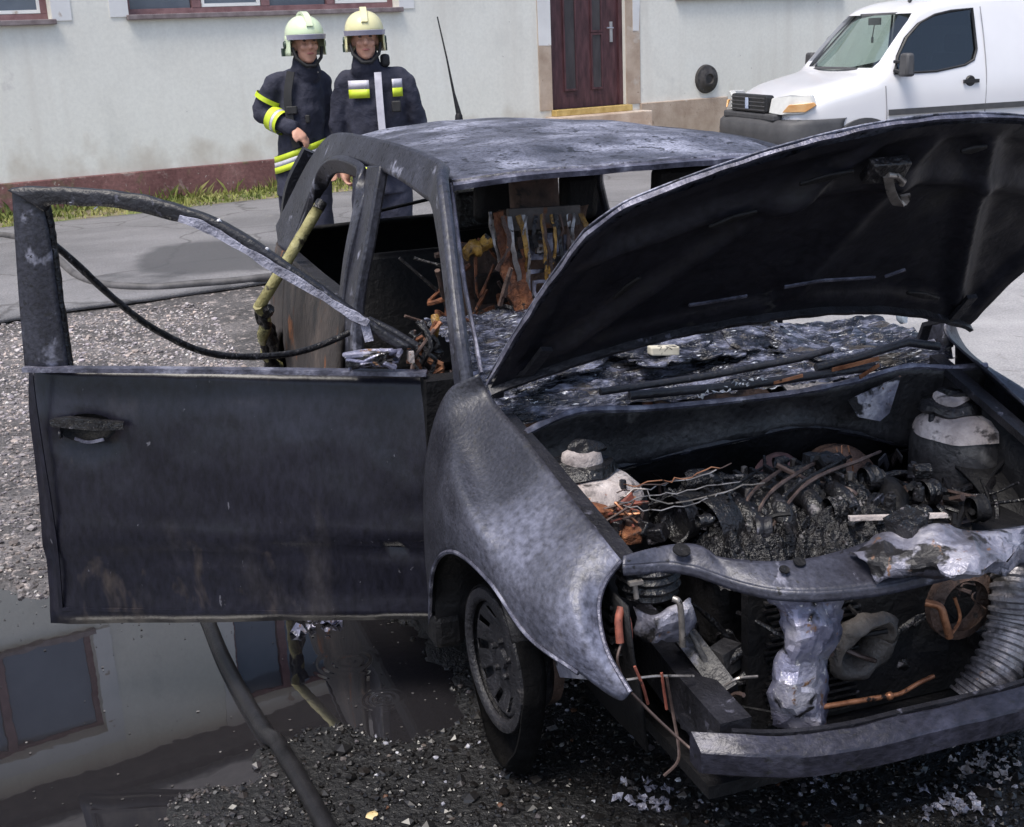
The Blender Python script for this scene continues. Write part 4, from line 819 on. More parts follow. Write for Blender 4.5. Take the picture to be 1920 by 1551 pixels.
# crumpled bright section
q = MB().loft([[(0.605,-0.173,0.735),(0.622,-0.110,0.760),(0.636,-0.032,0.775),(0.695,0.014,0.780),(0.724,0.082,0.770),(0.693,0.202,0.750)],[(0.655,-0.194,0.735),(0.675,-0.134,0.755),(0.689,-0.063,0.765),(0.765,-0.027,0.770),(0.777,0.053,0.755),(0.720,0.180,0.740)],[(0.680,-0.186,0.720),(0.719,-0.152,0.735),(0.757,-0.093,0.745),(0.807,-0.058,0.745),(0.813,0.001,0.730),(0.746,0.159,0.730)],[(0.705,-0.177,0.700),(0.721,-0.127,0.705),(0.735,-0.062,0.710),(0.780,-0.034,0.715),(0.792,0.019,0.710),(0.752,0.155,0.710)]], 13, 24); q.jit(.016, 16).jit(.009, 40).out('crumpled_bracket', M_crush, lc, solid=.003, auto=16)
q = MB(); q.strip([(0.470,-0.082,0.740),(0.509,0.009,0.742),(0.550,0.107,0.744)], (1,0,.2), .028, .008); q.out('pale_strip', M_white, lc)
q = MB(); q.box((0.619,-0.044,0.765), (.05,.08,.04), rotz(.4)); q.jit(.022, 20).out('charred_latch', M_char, lc)
# ---- grille opening: centre stay, fan shroud, hoses, headlamp bucket
cs = MB().loft([[(0.600,-0.364,0.672),(0.625,-0.321,0.674),(0.630,-0.262,0.665),(0.615,-0.189,0.645)],[(0.600,-0.327,0.620),(0.640,-0.304,0.633),(0.640,-0.249,0.622),(0.610,-0.184,0.597)],[(0.600,-0.316,0.558),(0.655,-0.312,0.583),(0.650,-0.253,0.568),(0.610,-0.192,0.538)],[(0.600,-0.337,0.502),(0.645,-0.317,0.519),(0.640,-0.264,0.506),(0.605,-0.205,0.476)],[(0.600,-0.351,0.444),(0.655,-0.334,0.468),(0.645,-0.271,0.449),(0.605,-0.211,0.415)],[(0.600,-0.342,0.386),(0.640,-0.317,0.402),(0.660,-0.273,0.402),(0.620,-0.219,0.369)],[(0.600,-0.324,0.353),(0.630,-0.304,0.362),(0.650,-0.266,0.362),(0.620,-0.223,0.340)]], 26, 13)
cs.jit(.011, 24).jit(.006, 60).out('centre_stay', M_alu, car, solid=.004, auto=18)
c = Vector((0.540,-0.083,0.468)); rows = []
for i in range(36):
    a = 2*pi*i/36; R1, R2 = .088*(1+.10*sin(2*a+.6)), .034*(1+.25*sin(a*2)); row = []
    for j in range(9):
        t = j/8; r = lerp(R2, R1, t); row.append(c+Vector((.045*sin(pi*t)*(1+.3*sin(a))-.05*(1-t), r*cos(a)*.95+.0, r*sin(a))))
    rows.append(row)
rows.append(rows[0]); MB().grid(rows).jit(.010, 9).jit(.008, 34).out('fan_shroud', mat('grey_brown_melted_plastic', [(.3,(.035,.03,.028)),(.7,(.13,.115,.105))], 10, rough=.6, bump=.5, bscale=40), car, solid=.006)
P = crom([(0.560,0.292,0.598),(0.590,0.267,0.551),(0.610,0.250,0.486),(0.630,0.213,0.426),(0.640,0.167,0.376),(0.640,0.131,0.334)], 90)
q = MB(); q.tube(P, [.050*(1+.05*(i/90))*(1.0+.13*(1 if (i//3) % 2 else -1)*.5) for i in range(90)], 20); q.out('corrugated_duct', mat('silver_corrugated_foil', [(.3,(.10,.095,.105)),(.7,(.36,.345,.37))], 9, rough=.4, metal=.4, bump=.3, over=[(8,.54,.64,(.03,.027,.026),.6),(14,.64,.7,(.2,.12,.07),.6)], fine=(50,.4)), car)
q = MB(); q.tube(crom([(0.560,0.057,0.553),(0.580,0.080,0.547),(0.590,0.088,0.516),(0.590,0.102,0.475)], 14), .009, 8); q.tube(crom([(0.590,0.102,0.475),(0.560,0.151,0.496),(0.550,0.141,0.545)], 10), .004, 6); q.each('copper_pipe', M_copper, car)
q = MB(); q.tube([(0.620,-0.235,0.396),(0.620,-0.157,0.391),(0.620,-0.071,0.385)], .006, 8); q.tube(crom([(0.620,-0.071,0.385),(0.620,-0.038,0.385),(0.610,0.010,0.392),(0.600,0.058,0.395)], 10), .005, 8); q.lathe([(.005,-.008),(.009,-.004),(.009,.004),(.005,.008)], (0.620,-0.067,0.385), axis='y', n=10); q.each('copper_pipe', M_copper, car)
q = MB(); q.box((.47,.02,.46), (.03,.70,.36)); q.jit(.012, 6); q.out('radiator', M_dark, car)
q = MB()
for k in range(22): z = .30+.016*k; q.box((.492,-.18+.01*sin(k),z), (.012,.22,.006))
q.jit(.006, 14); q.each('radiator_fin', M_char, car, smooth=False)
q = MB(); q.lathe([(.06,-.02),(.085,-.01),(.085,.01),(.06,.02)], (0.540,0.165,0.524), axis='x', n=30); q.out('fan_ring', M_brown, car)
q = MB(); q.lathe([(.05,0),(.065,.01),(.062,.02),(.07,.03),(.062,.04),(.07,.05),(.062,.06),(.07,.07),(.06,.08)], (0.400,-0.527,0.616), axis='z', n=24); q.out('bellows', M_char, car)
q = MB().loft([[(0.420,-0.580,0.606),(0.460,-0.537,0.600),(0.460,-0.469,0.614),(0.440,-0.443,0.608)],[(0.430,-0.579,0.577),(0.480,-0.541,0.583),(0.480,-0.473,0.597),(0.450,-0.446,0.578)],[(0.430,-0.573,0.527),(0.480,-0.541,0.543),(0.470,-0.475,0.537),(0.450,-0.448,0.541)]], 9, 14); q.jit(.012, 24).jit(.006, 60).out('lamp_bracket', M_crush, car, solid=.003, auto=16)
q = MB(); q.tube(crom([(0.500,-0.517,0.647),(0.510,-0.508,0.640),(0.510,-0.503,0.597),(0.510,-0.501,0.540)], 16), .007, 8); q.out('washer_pipe', M_pipe, car)
q = MB(); q.tube([(0.460,-0.585,0.682),(0.460,-0.581,0.643)], .006, 8); q.box((0.465,-0.585,0.681), (.012,.03,.008)); q.each('lamp_stud', M_pipe, car)
q = MB()
for k in range(5): q.box((0.400,-0.608,0.613) if k == 0 else ((0.400,-0.611,0.589) if k == 1 else ((0.400,-0.609,0.561) if k == 2 else ((0.410,-0.611,0.541) if k == 3 else (0.420,-0.606,0.516)))), (.05,.035,.012))
q.jit(.006, 30).each('lamp_housing_rib', M_char, car, smooth=False)
q = MB(); q.tube(crom([(0.470,-0.620,0.635),(0.480,-0.631,0.609),(0.490,-0.633,0.566)], 10), .009, 8); q.tube(crom([(0.460,-0.607,0.626),(0.480,-0.605,0.598),(0.480,-0.603,0.537)], 10), .004, 6); q.each('red_cable', M_redw, car)
for P, m_ in (([(0.550,-0.628,0.540),(0.550,-0.611,0.494),(0.540,-0.595,0.443)], M_redw),([(0.560,-0.639,0.487),(0.580,-0.590,0.426),(0.620,-0.544,0.376),(0.660,-0.532,0.371)], M_wire),([(0.550,-0.557,0.500),(0.550,-0.543,0.412),(0.580,-0.546,0.355),(0.600,-0.559,0.332),(0.600,-0.589,0.308)], M_wire),([(0.490,-0.630,0.566),(0.500,-0.644,0.531),(0.500,-0.628,0.473)], M_wire),([(0.540,-0.564,0.507),(0.540,-0.553,0.421)], M_redw),([(0.540,-0.642,0.508),(0.540,-0.576,0.502),(0.520,-0.481,0.472)], M_pipe),([(0.580,-0.439,0.471),(0.600,-0.419,0.493),(0.600,-0.376,0.488)], M_pipe)):
    q = MB(); q.tube(crom(P, 20), .0032, 5); q.out('bare_wire', m_, car)
q = MB(); q.strip(crom([(0.400,-0.449,0.513),(0.460,-0.425,0.466),(0.540,-0.411,0.427)], 12), (0,1,.5), .05, .03); q.out('lamp_strut', M_frame, car)
q = MB(); q.strip([(0.500,-0.471,0.363),(0.600,-0.449,0.380)], (0,1,0), .07, .03); q.jit(.008, 12); q.out('tow_bracket', M_frame, car)
for k in range(26):
    c = Vector((random.uniform(.36,.52), random.uniform(-.50,.34), random.uniform(.32,.62))); q = MB()
    if k % 2: q.tube(crom([c+Vector((random.uniform(-.03,.03), random.uniform(-.10,.10), random.uniform(-.08,.08))) for _ in range(4)], 14), random.uniform(.004,.014), 7)
    else: q.box(c, (random.uniform(.03,.06), random.uniform(.04,.10), random.uniform(.03,.08)), rotz(random.uniform(0,3)))
    q.jit(.01, 22).out('burnt_fitting', random.choice([M_dark, M_char, M_char, M_wall_fw]), car, smooth=bool(k % 2))
MB().box((.25,0,.26), (.75,1.0,.03)).out('undertray', M_dark, car, smooth=False)
# ---- bumper beam
BT = [(0.700,-0.557,0.412),(0.745,-0.481,0.411),(0.780,-0.384,0.406),(0.805,-0.257,0.407),(0.815,-0.116,0.414),(0.815,0.011,0.413),(0.810,0.133,0.411),(0.790,0.314,0.408),(0.750,0.540,0.399)]
rows = []
for p in crom(BT, 90):
    x, y, z = p; d = [(-.048,.020),(-.042,.023),(-.002,.003),(.001,-.002),(.003,-.044),(-.002,-.049),(-.03,-.050),(-.048,-.045)]
    rows.append([(x+a+.003*fbm(y*9,a*60), y, z+b_+.003*fbm(y*7,b_*40,3)) for a, b_ in d])
bb = MB(); bb.grid(rows, True); bb.F.append(tuple(range(8))); bb.F.append(tuple(89*8+i for i in reversed(range(8))))
bb = bb.out('bumper_beam', M_beam, car, auto=24)
q = MB(); q.strip([(p[0]-.060, p[1], p[2]+.018) for p in crom(BT[1:], 40)], (1,0,0), .014, .010); q.out('beam_flange', M_frame, bb)
for y in (-.46,.46): MB().box((.665,y,.375), (.10,.09,.06)).out('crash_can', M_frame, bb, smooth=False, bevel=.01)
# ---- interior
def seat(x, y):
    st = MB(); prof = []
    rows = []
    for i in range(12):
        t = i/11; z = lerp(.50, 1.13, t); xx = x-.22*t-.02*sin(pi*t); hw = .235*(1-.28*max(0,t-.55)**1.5)
        rows.append([(xx+.05*abs(k)**3, y+hw*k, z) for k in [-1+j/5 for j in range(11)]])
    b_ = MB().grid(rows).jit(.008, 12).out('seat_back', M_brown, car, solid=.02)
    for s_ in (-1,1):
        q = MB(); q.tube(crom([(x+.05,y+s_*.235,.42),(x-.05,y+s_*.245,.65),(x-.16,y+s_*.235,.95),(x-.20,y+s_*.17,1.13)], 14), .018, 8, wob=.3); q.out('seat_frame', M_rust, b_)
    q = MB(); q.strip([(x-.13,y-.17,.99),(x-.13,y+.17,.99)], (.3,0,1), .10, .02); q.out('seat_crossbar', M_flank, b_)
    for z0, w_ in ((.90,.06),(.78,.07),(.66,.07)):
        for yy in (-.06,.06):
            q = MB(); cx = x-.22*(z0-.5)/.63+.055; q.ring([(cx,y+yy+w_*.75*cos(a),z0+w_*.62*sin(a)) for a in [2*pi*i/16+.2 for i in range(16)]], [(cx,y+yy+w_*.4*cos(a),z0+w_*.34*sin(a)) for a in [2*pi*i/16+.2 for i in range(16)]], (.014,0,0)); q.jit(.004, 20).out('seat_pressing', M_alu, b_)
    q = MB(); q.box((x+.20,y,.40), (.46,.46,.10)); q.jit(.02, 7); q.out('seat_base', M_char, b_, bevel=.02)
    q = MB(); q.box((x-.25,y,1.26), (.07,.23,.15)); q.jit(.02, 9); hr = q.out('headrest', M_dark, b_, bevel=.03)
    q = MB()
    for s_ in (-1,1): q.tube([(x-.20,y+s_*.06,1.08),(x-.24,y+s_*.06,1.22)], .008, 6)
    q.each('headrest_post', M_pipe, hr)
seat(-1.06,-.22); seat(-1.0,.38)
q = MB(); q.box((-2.2,0,.72), (.10,1.16,.50), rot(-.25,'Y')); q.jit(.02, 6); rb = q.out('rear_bench', M_dark, car, bevel=.03)
q = MB(); q.box((-2.0,0,.42), (.5,1.2,.14)); q.jit(.03, 6); q.out('bench_cushion', M_dark, rb, bevel=.03)
for y in (-.02,):
    q = MB(); q.box((-2.28,y,1.10), (.08,.20,.16)); q.jit(.02, 9); q.out('headrest', M_char, rb, bevel=.02)
q = MB(); q.strip(crom([(-0.880,-0.404,1.275),(-0.860,-0.396,1.164),(-0.840,-0.385,1.055),(-0.820,-0.352,0.943)], 20), (0,1,0), .03, .012); q.jit(.010, 24).out('seat_side_frame', M_rust, car)
q = MB(); q.strip(crom([(-0.870,-0.358,1.159),(-0.850,-0.353,1.066),(-0.830,-0.336,0.955)], 16), (0,1,0), .055, .008); q.jit(.010, 30).out('seat_side_sheet', M_rust, car)
q = MB(); q.strip(crom([(-0.900,-0.421,1.274),(-0.880,-0.420,1.195),(-0.860,-0.398,1.085),(-0.840,-0.361,0.956)], 20), (0,1,0), .008, .006); q.jit(.006, 24).out('seat_edge_wire', M_pipe, car)
q = MB(); q.strip([(-0.900,-0.366,1.247),(-0.900,-0.260,1.245),(-0.900,-0.140,1.244)], (0,0,1), .062, .02); q.jit(.005, 16).out('seat_top_bar', mat('warm_grey_burnt_bar', [(.3,(.05,.042,.038)),(.7,(.13,.11,.10))], 10, rough=.6, bump=.3, over=[(12,.6,.68,RUST,.8)]), car)
for c_, r0, r1, m_ in (((-0.880,-0.275,1.163),.045,.024,M_crush),((-0.872,-0.279,1.159),.014,.006,M_pipe),((-0.860,-0.290,1.058),.05,.036,M_crush),((-0.850,-0.291,1.044),.028,.018,M_crush)):
    c_ = Vector(c_); q = MB(); n_ = 16; sq_ = lambda a, r: Vector((0, r*max(-.85,min(.85,1.15*cos(a))), r*max(-.85,min(.85,1.15*sin(a)))))
    q.ring([c_+sq_(2*pi*i/n_, r0) for i in range(n_)], [c_+sq_(2*pi*i/n_, r1) for i in range(n_)], (.012,0,0)); q.jit(.003, 40).out('seat_pressing', m_, car, smooth=False)
for u0, P in enumerate((( (-0.880,-0.219,1.185),(-0.870,-0.221,1.130)),((-0.880,-0.193,1.190),(-0.870,-0.195,1.131)),((-0.880,-0.361,1.197),(-0.870,-0.362,1.143)),((-0.880,-0.336,1.195),(-0.870,-0.338,1.133)))):
    q = MB(); q.strip([P[0],P[1]], (0,1,0), .014, .006); q.jit(.003, 40).out('seat_pressing', M_crush if u0 < 2 else M_brown, car)
MB().loft([[(-0.950,-0.371,1.264),(-0.970,-0.242,1.261),(-0.950,-0.096,1.261)],[(-0.920,-0.367,1.137),(-0.950,-0.246,1.121),(-0.920,-0.112,1.129)],[(-0.880,-0.347,0.947),(-0.900,-0.245,0.932),(-0.880,-0.130,0.939)],[(-0.860,-0.329,0.850),(-0.880,-0.239,0.835),(-0.860,-0.124,0.842)]], 22, 18).jit(.012, 16).jit(.006, 44).out('seat_back_panel', mat('rusted_seat_sheet', [(.3,(.05,.03,.022)),(.5,(.15,.085,.055)),(.7,(.26,.17,.12))], 14, rough=.7, bump=.6, over=[(10,.52,.6,(.02,.016,.015),.6),(18,.6,.68,(.34,.13,.04),.8),(30,.64,.7,(.4,.36,.33),.5)]), car, solid=.006, auto=30)
for k in range(16):
    c0 = Vector((-0.860,-0.398,1.265)).lerp(Vector((-0.860,-0.148,1.252)), k/15+random.uniform(-.03,.03)); L_ = random.uniform(.05,.26)
    q = MB(); q.strip(crom([c0, c0+Vector((.02,random.uniform(-.02,.02),-L_*.5)), c0+Vector((.01,random.uniform(-.03,.03),-L_))], 10), (0,1,0), random.uniform(.004,.016), .004); q.jit(.006, 30).out('seat_shred', random.choice([M_rust, M_rust, M_brown, M_char, M_amber, M_pipe]), car)
q = MB(); q.box((-1.020,-0.239,1.304), (.07,.15,.14)); q.jit(.014, 16); q.out('headrest', M_brown, car, bevel=.025)
q = MB(); q.box((-1.150,-0.043,1.269), (.07,.12,.15)); q.jit(.014, 16); q.out('headrest', M_dark, car, bevel=.025)
q = MB(); q.box((-0.750,-0.420,0.901), (.10,.16,.12)); q.jit(.012, 14); q.out('heater_box', M_brown, car, bevel=.012)
# ashes and hanging shreds round the seats
for k in range(30):
    c = Vector((random.uniform(-1.1,-.75), random.uniform(-.62,-.1), random.uniform(.75,1.12))); q = MB()
    q.tube(crom([c+Vector((random.uniform(-.04,.04), random.uniform(-.10,.10), random.uniform(-.12,.08))) for _ in range(4)], 14), random.uniform(.004,.012), 6, wob=.6); q.out('burnt_trim', random.choice([M_rust, M_rust, M_char, M_char, M_brown, M_wire]), car)
q = MB(); q.tube(crom([(-0.900,-0.509,1.153),(-0.900,-0.480,1.169),(-0.900,-0.447,1.176),(-0.900,-0.421,1.192)], 12), .022, 8, wob=.6); q.jit(.012, 22).out('melted_trim', M_amber, car)
q = MB(); q.tube(crom([(-0.553,-0.700,1.063),(-0.544,-0.700,1.036),(-0.562,-0.700,1.000)], 8), [.010,.012,.012,.012,.011,.010,.009,.006], 8); q.out('hinge_wire', M_amber, car)
for k in range(12):
    c = Vector((-0.507,-0.740,0.983)); P = [c+Vector((random.uniform(-.04,.04), random.uniform(-.05,.05), lerp(.06,-.14,i/4)+random.uniform(-.02,.02))) for i in range(5)]
    q = MB(); q.tube(crom(P, 16), random.uniform(.003,.008), 6); q.out('hinge_wire', random.choice([M_rust, M_wire, M_char, M_copper, M_char]), car)

# ---- open front door
TH = radians(68.58); DE = Vector((-cos(TH),-sin(TH),0)); DN = Vector((sin(TH),-cos(TH),0))
OUT = [(-0.814,-1.748,0.984),(-0.815,-1.753,0.907),(-0.814,-1.750,0.811),(-0.814,-1.749,0.699),(-0.815,-1.751,0.569),(-0.818,-1.758,0.412),(-0.820,-1.765,0.273)]
rows = []
for k, p in enumerate(crom(OUT, 24)):
    t = k/23; zr = p[2]; L_ = (Vector((p[0],p[1],0))-Vector((-.43,-.77,0))).dot(DE); row = []
    for j in range(41):
        s_ = j/40; l = lerp(L_, -.02, s_); z = lerp(zr, .925-.66*t, s_)
        n = .05*(1-((z-.50)/.45)**2 if z > .5 else 1-.35*((z-.5)/.25)**2)-.02*sstep(.93,1,1-s_)*.8
        n += .012*math.exp(-((z-.515)/.022)**2)-.012*math.exp(-((z-.475)/.012)**2)+.012*sstep(.33,.29,z)-.006*sstep(.86,.90,z)
        n += fbm(l*4, z*4, 3)*.010+max(0,fbm(l*22, z*22, 5)-.1)*.006*sstep(.16,.02,abs(l-.13))*sstep(.14,.05,abs(z-.68))*2.2
        dh = ((l-.90)/.11)**2+((z-.80)/.055)**2
        n -= .022*max(0,1-dh)
        row.append(Vector((-.43,-.77,0))+DE*l+DN*n+Vector((0,0,z)))
    rows.append(row)
dr = MB().grid(rows).out('front_door', M_door, car, solid=.035)
q = MB(); q.strip(crom([(-0.745,-1.697,0.849),(-0.715,-1.654,0.852),(-0.689,-1.590,0.844),(-0.677,-1.522,0.835)], 14), (0,0,1), [.018+.012*sin(pi*i/13) for i in range(14)], .018); q.out('door_handle', M_char, dr)
q = MB(); q.strip([(-0.792,-1.747,0.989),(-0.657,-1.415,0.976),(-0.525,-1.079,0.961),(-0.409,-0.770,0.944)], (0,0,1), .012, .03); q.out('window_sill', M_edge, dr)
q = MB(); q.strip([p+DN*.004 for p in [Vector(v) for v in crom([(-0.774,-1.730,0.972),(-0.765,-1.732,0.895),(-0.754,-1.732,0.767),(-0.748,-1.731,0.634),(-0.754,-1.733,0.480),(-0.769,-1.744,0.318)], 24)]], DE, .010, .006); q.out('hem_fold', M_door, dr)
q = MB(); q.strip([(-0.766,-1.749,0.318),(-0.665,-1.492,0.306),(-0.531,-1.152,0.293),(-0.402,-0.821,0.282)], (0,0,1), .010, .006); q.out('hem_fold', M_door, dr)
rows = []
for i in range(9):
    a = i/8; rows.append([Vector((-0.726,-1.606,0.830))+DE*(-.075*cos(2*pi*k/24)*a)+Vector((0,0,.040*sin(2*pi*k/24)*a))+DN*(.024*(a**3)-.010) for k in range(25)])
MB().grid(rows).out('handle_bowl', M_dark, dr)
q = MB(); q.strip(crom([(-0.718,-1.647,0.806),(-0.704,-1.615,0.795),(-0.690,-1.575,0.801)], 10), (0,0,1), .008, .004); q.out('bowl_lip', M_edge, dr)
q = MB(); q.lathe([(.001,.006),(.010,.005),(.012,0)], (-0.734,-1.682,0.817), n=12, rot=rotz(TH-pi/2) @ rot(-pi/2,'X')); q.out('door_lock', M_frame, dr)
# window frame: rear post, bowed top rail
TOPo = [(-0.799,-1.711,1.453),(-0.770,-1.637,1.454),(-0.726,-1.524,1.444),(-0.692,-1.437,1.432),(-0.663,-1.364,1.413),(-0.615,-1.243,1.364),(-0.578,-1.148,1.300),(-0.541,-1.053,1.222),(-0.503,-0.957,1.143),(-0.475,-0.885,1.082),(-0.439,-0.793,1.014)]
TOPi = [(-0.768,-1.630,1.393),(-0.760,-1.612,1.409),(-0.728,-1.530,1.403),(-0.694,-1.442,1.391),(-0.665,-1.368,1.373),(-0.631,-1.283,1.344),(-0.598,-1.199,1.294),(-0.561,-1.104,1.224),(-0.523,-1.007,1.155),(-0.495,-0.935,1.096),(-0.451,-0.823,1.009)]
q = MB().loft([TOPo, TOPi], 4, 80).jit(.003, 20).out('window_rail', M_frame, dr, solid=.03)
PO = [(-0.786,-1.711,1.454),(-0.788,-1.722,1.324),(-0.796,-1.735,1.159),(-0.802,-1.746,0.989)]; PI = [(-0.759,-1.642,1.401),(-0.757,-1.638,1.320),(-0.758,-1.640,1.169),(-0.760,-1.639,0.988)]
MB().loft([PO, [tuple((a+b)/2+DN[i]*.01 for i, (a, b) in enumerate(zip(p, r))) for p, r in zip(PO, PI)], PI], 10, 30).out('window_post', M_pillar, dr, solid=.03)
q = MB(); q.tube(crom([(-0.769,-1.634,1.406),(-0.779,-1.633,1.317),(-0.780,-1.635,1.165),(-0.780,-1.635,0.980)], 20), .010, 8, wob=.3); q.tube(crom([(-0.772,-1.628,1.385),(-0.788,-1.629,1.288),(-0.790,-1.632,1.107),(-0.789,-1.631,0.978)], 20), .007, 8, wob=.5); q.each('glass_channel', M_char, dr)
q = MB(); q.strip(crom([(-0.606,-1.328,1.366),(-0.585,-1.274,1.345),(-0.557,-1.204,1.298),(-0.520,-1.110,1.230),(-0.483,-1.014,1.162),(-0.457,-0.949,1.111),(-0.441,-0.906,1.085)], 40), [Vector((0,0,1))+DE*-.3]*40, [.014+.010*abs(sin(i*.23)) for i in range(40)], .006); q.jit(.003, 40).out('glass_remnant', M_ash, dr)
q = MB()
for c in ((-0.716,-1.580,1.410),(-0.692,-1.521,1.397),(-0.633,-1.369,1.383),(-0.579,-1.232,1.355),(-0.539,-1.129,1.277)): q.lathe([(.001,.004),(.006,.003),(.007,-.001),(.001,-.004)], Vector(c)-DN*.008, n=8)
q.jit(.008, 70).each('ash_fleck', mat('white_ash_fleck', [(.3,(.6,.6,.65)),(.7,(.8,.8,.84))], 30, rough=.8), dr)
q = MB(); q.tube(crom([(-0.500,-0.893,1.081),(-0.478,-0.837,1.048),(-0.455,-0.779,1.006)], 10), .011, 8); q.out('quarter_bar', M_frame, dr)
# mirror stump
ms = MB(); ms.strip([(-0.454,-0.914,1.094),(-0.452,-0.908,1.061),(-0.450,-0.904,1.036)], DE, .022, .01); mm = ms.out('mirror_stem', M_ash, dr)
q = MB()
for k in range(9):
    c = Vector((-0.428,-0.903,0.990)); P = [c+DE*random.uniform(-.07,.07)+Vector((0,0,random.uniform(-.022,.022)))+DN*random.uniform(-.03,.03) for _ in range(4)]; q.tube(crom(P, 12), random.uniform(.004,.009), 6, wob=.4)
q.each('mirror_wire', M_alu, mm)
q = MB(); q.box((-0.443,-0.913,0.994), (.06,.10,.03), rotz(TH-pi/2)); q.jit(.016, 24); q.out('mirror_body', M_char, mm, bevel=.004)
q = MB(); q.box((-0.423,-0.806,0.991), (.03,.012,.03)); q.out('mirror_clip', M_white, mm, smooth=False)
# fallen rubber door seal: hangs from the window post and droops back to the centre pillar
q = MB(); q.tube(crom([(-0.830,-1.648,1.317),(-0.880,-1.587,1.240),(-0.950,-1.515,1.140),(-1.000,-1.438,1.048),(-1.050,-1.369,0.983),(-1.100,-1.280,0.918),(-1.150,-1.185,0.876),(-1.200,-1.067,0.851),(-1.250,-0.960,0.840),(-1.300,-0.846,0.851),(-1.350,-0.710,0.886)], 60), .0105, 8, wob=.12); q.out('door_seal', M_char, car)
# strip of scorched yellow trim bent out of the rear side window, char dripping from its end
tr = crom([(-2.133,-0.690,1.184),(-2.150,-0.710,1.150),(-2.185,-0.820,0.985),(-2.209,-0.910,0.853),(-2.228,-0.950,0.792)], 24)
q = MB(); q.tube(tr, [.012]+[.022]*21+[.018,.012], 10, wob=.10); ht = q.out('bent_trim', M_yellow, car)
q = MB(); q.tube(crom([(-2.137,-0.680,1.197),(-2.129,-0.700,1.171)], 6), .022, 8); q.out('trim_end', M_char, ht)
for k in range(7):
    a = Vector((-2.215,-0.930,0.807)); b_ = Vector((-2.596,-0.860,0.467)); P = [a.lerp(b_, i/5)+Vector((random.uniform(-.03,.03), random.uniform(-.03,.03), random.uniform(-.01,.01))) for i in range(6)]
    q = MB(); q.tube(crom(P, 18), random.uniform(.008,.02), 7, wob=.8); q.out('trim_shred', random.choice([M_char, M_dark, M_char, M_yellow]), ht)

# ================================================================= HOSES
M_hose = mat('wet_black_hose', [(.3,(.006,.006,.007)),(.7,(.022,.021,.023))], 14, rough=.38, bump=.15, bscale=120, spec=.3)
M_hoseg = mat('dusty_grey_hose', [(.3,(.05,.048,.05)),(.7,(.12,.115,.12))], 10, rough=.6, bump=.15, bscale=120)
def hose(P, r, m, n):
    P = crom(P, n); P = [Vector((p.x, p.y, max(gz(p.x, p.y), -.012)+r*.92+(.03 if p.x < -6 else 0))) for p in P]
    q = MB(); q.tube(P, r, 14); return q.out('fire_hose', m)
h1 = hose([(-2.330,-1.398,-0.000),(-1.726,-1.362,0.000),(-1.230,-1.336,0.000),(-0.911,-1.321,0.000),(-0.588,-1.291,0.000),(-0.275,-1.250,0.000),(0.042,-1.215,0.000),(0.401,-1.183,0.000),(0.780,-1.161,0.000)], .0225, M_hose, 90)
tag(h1, 'wet black fire hose lying through the puddle below the open door', 'hose', 'fire hoses on the ground')
h2 = hose([(-14.413,-5.298,0.000),(-11.812,-3.328,0.000),(-10.139,-2.247,0.000),(-9.512,-1.958,0.000),(-8.474,-1.746,0.000),(-7.551,-1.589,0.000),(-7.108,-1.392,-0.000),(-6.880,-1.121,0.000),(-6.813,-0.745,0.000),(-6.798,-0.378,0.000),(-6.848,0.050,0.000),(-6.885,0.808,0.000)], .030, M_hoseg, 120)
tag(h2, 'dark grey fire hose lying along the near edge of the asphalt', 'hose', 'fire hoses on the ground')

# ================================================================= WHITE VAN (local: X forward, nose at 0)
M_vw = mat('white_van_paint', [(.3,(.62,.62,.65)),(.7,(.70,.70,.73))], 1.2, rough=.28, coat=.5, over=[(3,.66,.8,(.66,.66,.68),.4)])
M_vp = mat('dark_grey_van_plastic', [(.3,(.045,.045,.05)),(.7,(.075,.075,.08))], 8, rough=.6, bump=.1, bscale=150)
M_vb = mat('black_van_trim', [(.3,(.012,.012,.014)),(.7,(.02,.02,.022))], 8, rough=.45)
M_vg = mat('grey_wheel', [(.3,(.2,.2,.2)),(.7,(.3,.3,.3))], 6, rough=.5)
M_lamp = mat('clear_lamp', [(.3,(.62,.62,.6)),(.7,(.8,.8,.78))], 10, rough=.12, spec=.8)
M_ind = mat('amber_lamp', [(.3,(.62,.30,.10)),(.7,(.78,.48,.22))], 10, rough=.15, spec=.8)
def glass(name, tint, alpha, rough=.03):
    m = bpy.data.materials.new(name); m.use_nodes = True; N, L = m.node_tree.nodes, m.node_tree.links; N.remove(N['Principled BSDF'])
    t = N.new('ShaderNodeBsdfTransparent'); t.inputs[0].default_value = (*tint, 1); gl = N.new('ShaderNodeBsdfGlossy'); gl.inputs['Roughness'].default_value = rough
    fz = N.new('ShaderNodeFresnel'); fz.inputs[0].default_value = 1.5; mp = N.new('ShaderNodeMapRange'); mp.inputs['To Min'].default_value = alpha; L.new(fz.outputs[0], mp.inputs['Value'])
    mx = N.new('ShaderNodeMixShader'); L.new(mp.outputs[0], mx.inputs[0]); L.new(t.outputs[0], mx.inputs[1]); L.new(gl.outputs[0], mx.inputs[2]); L.new(mx.outputs[0], N['Material Output'].inputs[0]); return m
M_vws = glass('pale_green_windscreen', (.86,.97,.90), .10); M_vcl = glass('clear_side_glass', (.9,.95,.93), .05); M_vsg = glass('dark_side_glass', (.26,.29,.33), .06)
van = root('parked_van', (-9.14,5.06,.145), radians(-94.1), local=True)
tag(van, 'white panel van with dark grey bumper parked in front of the house', 'van')
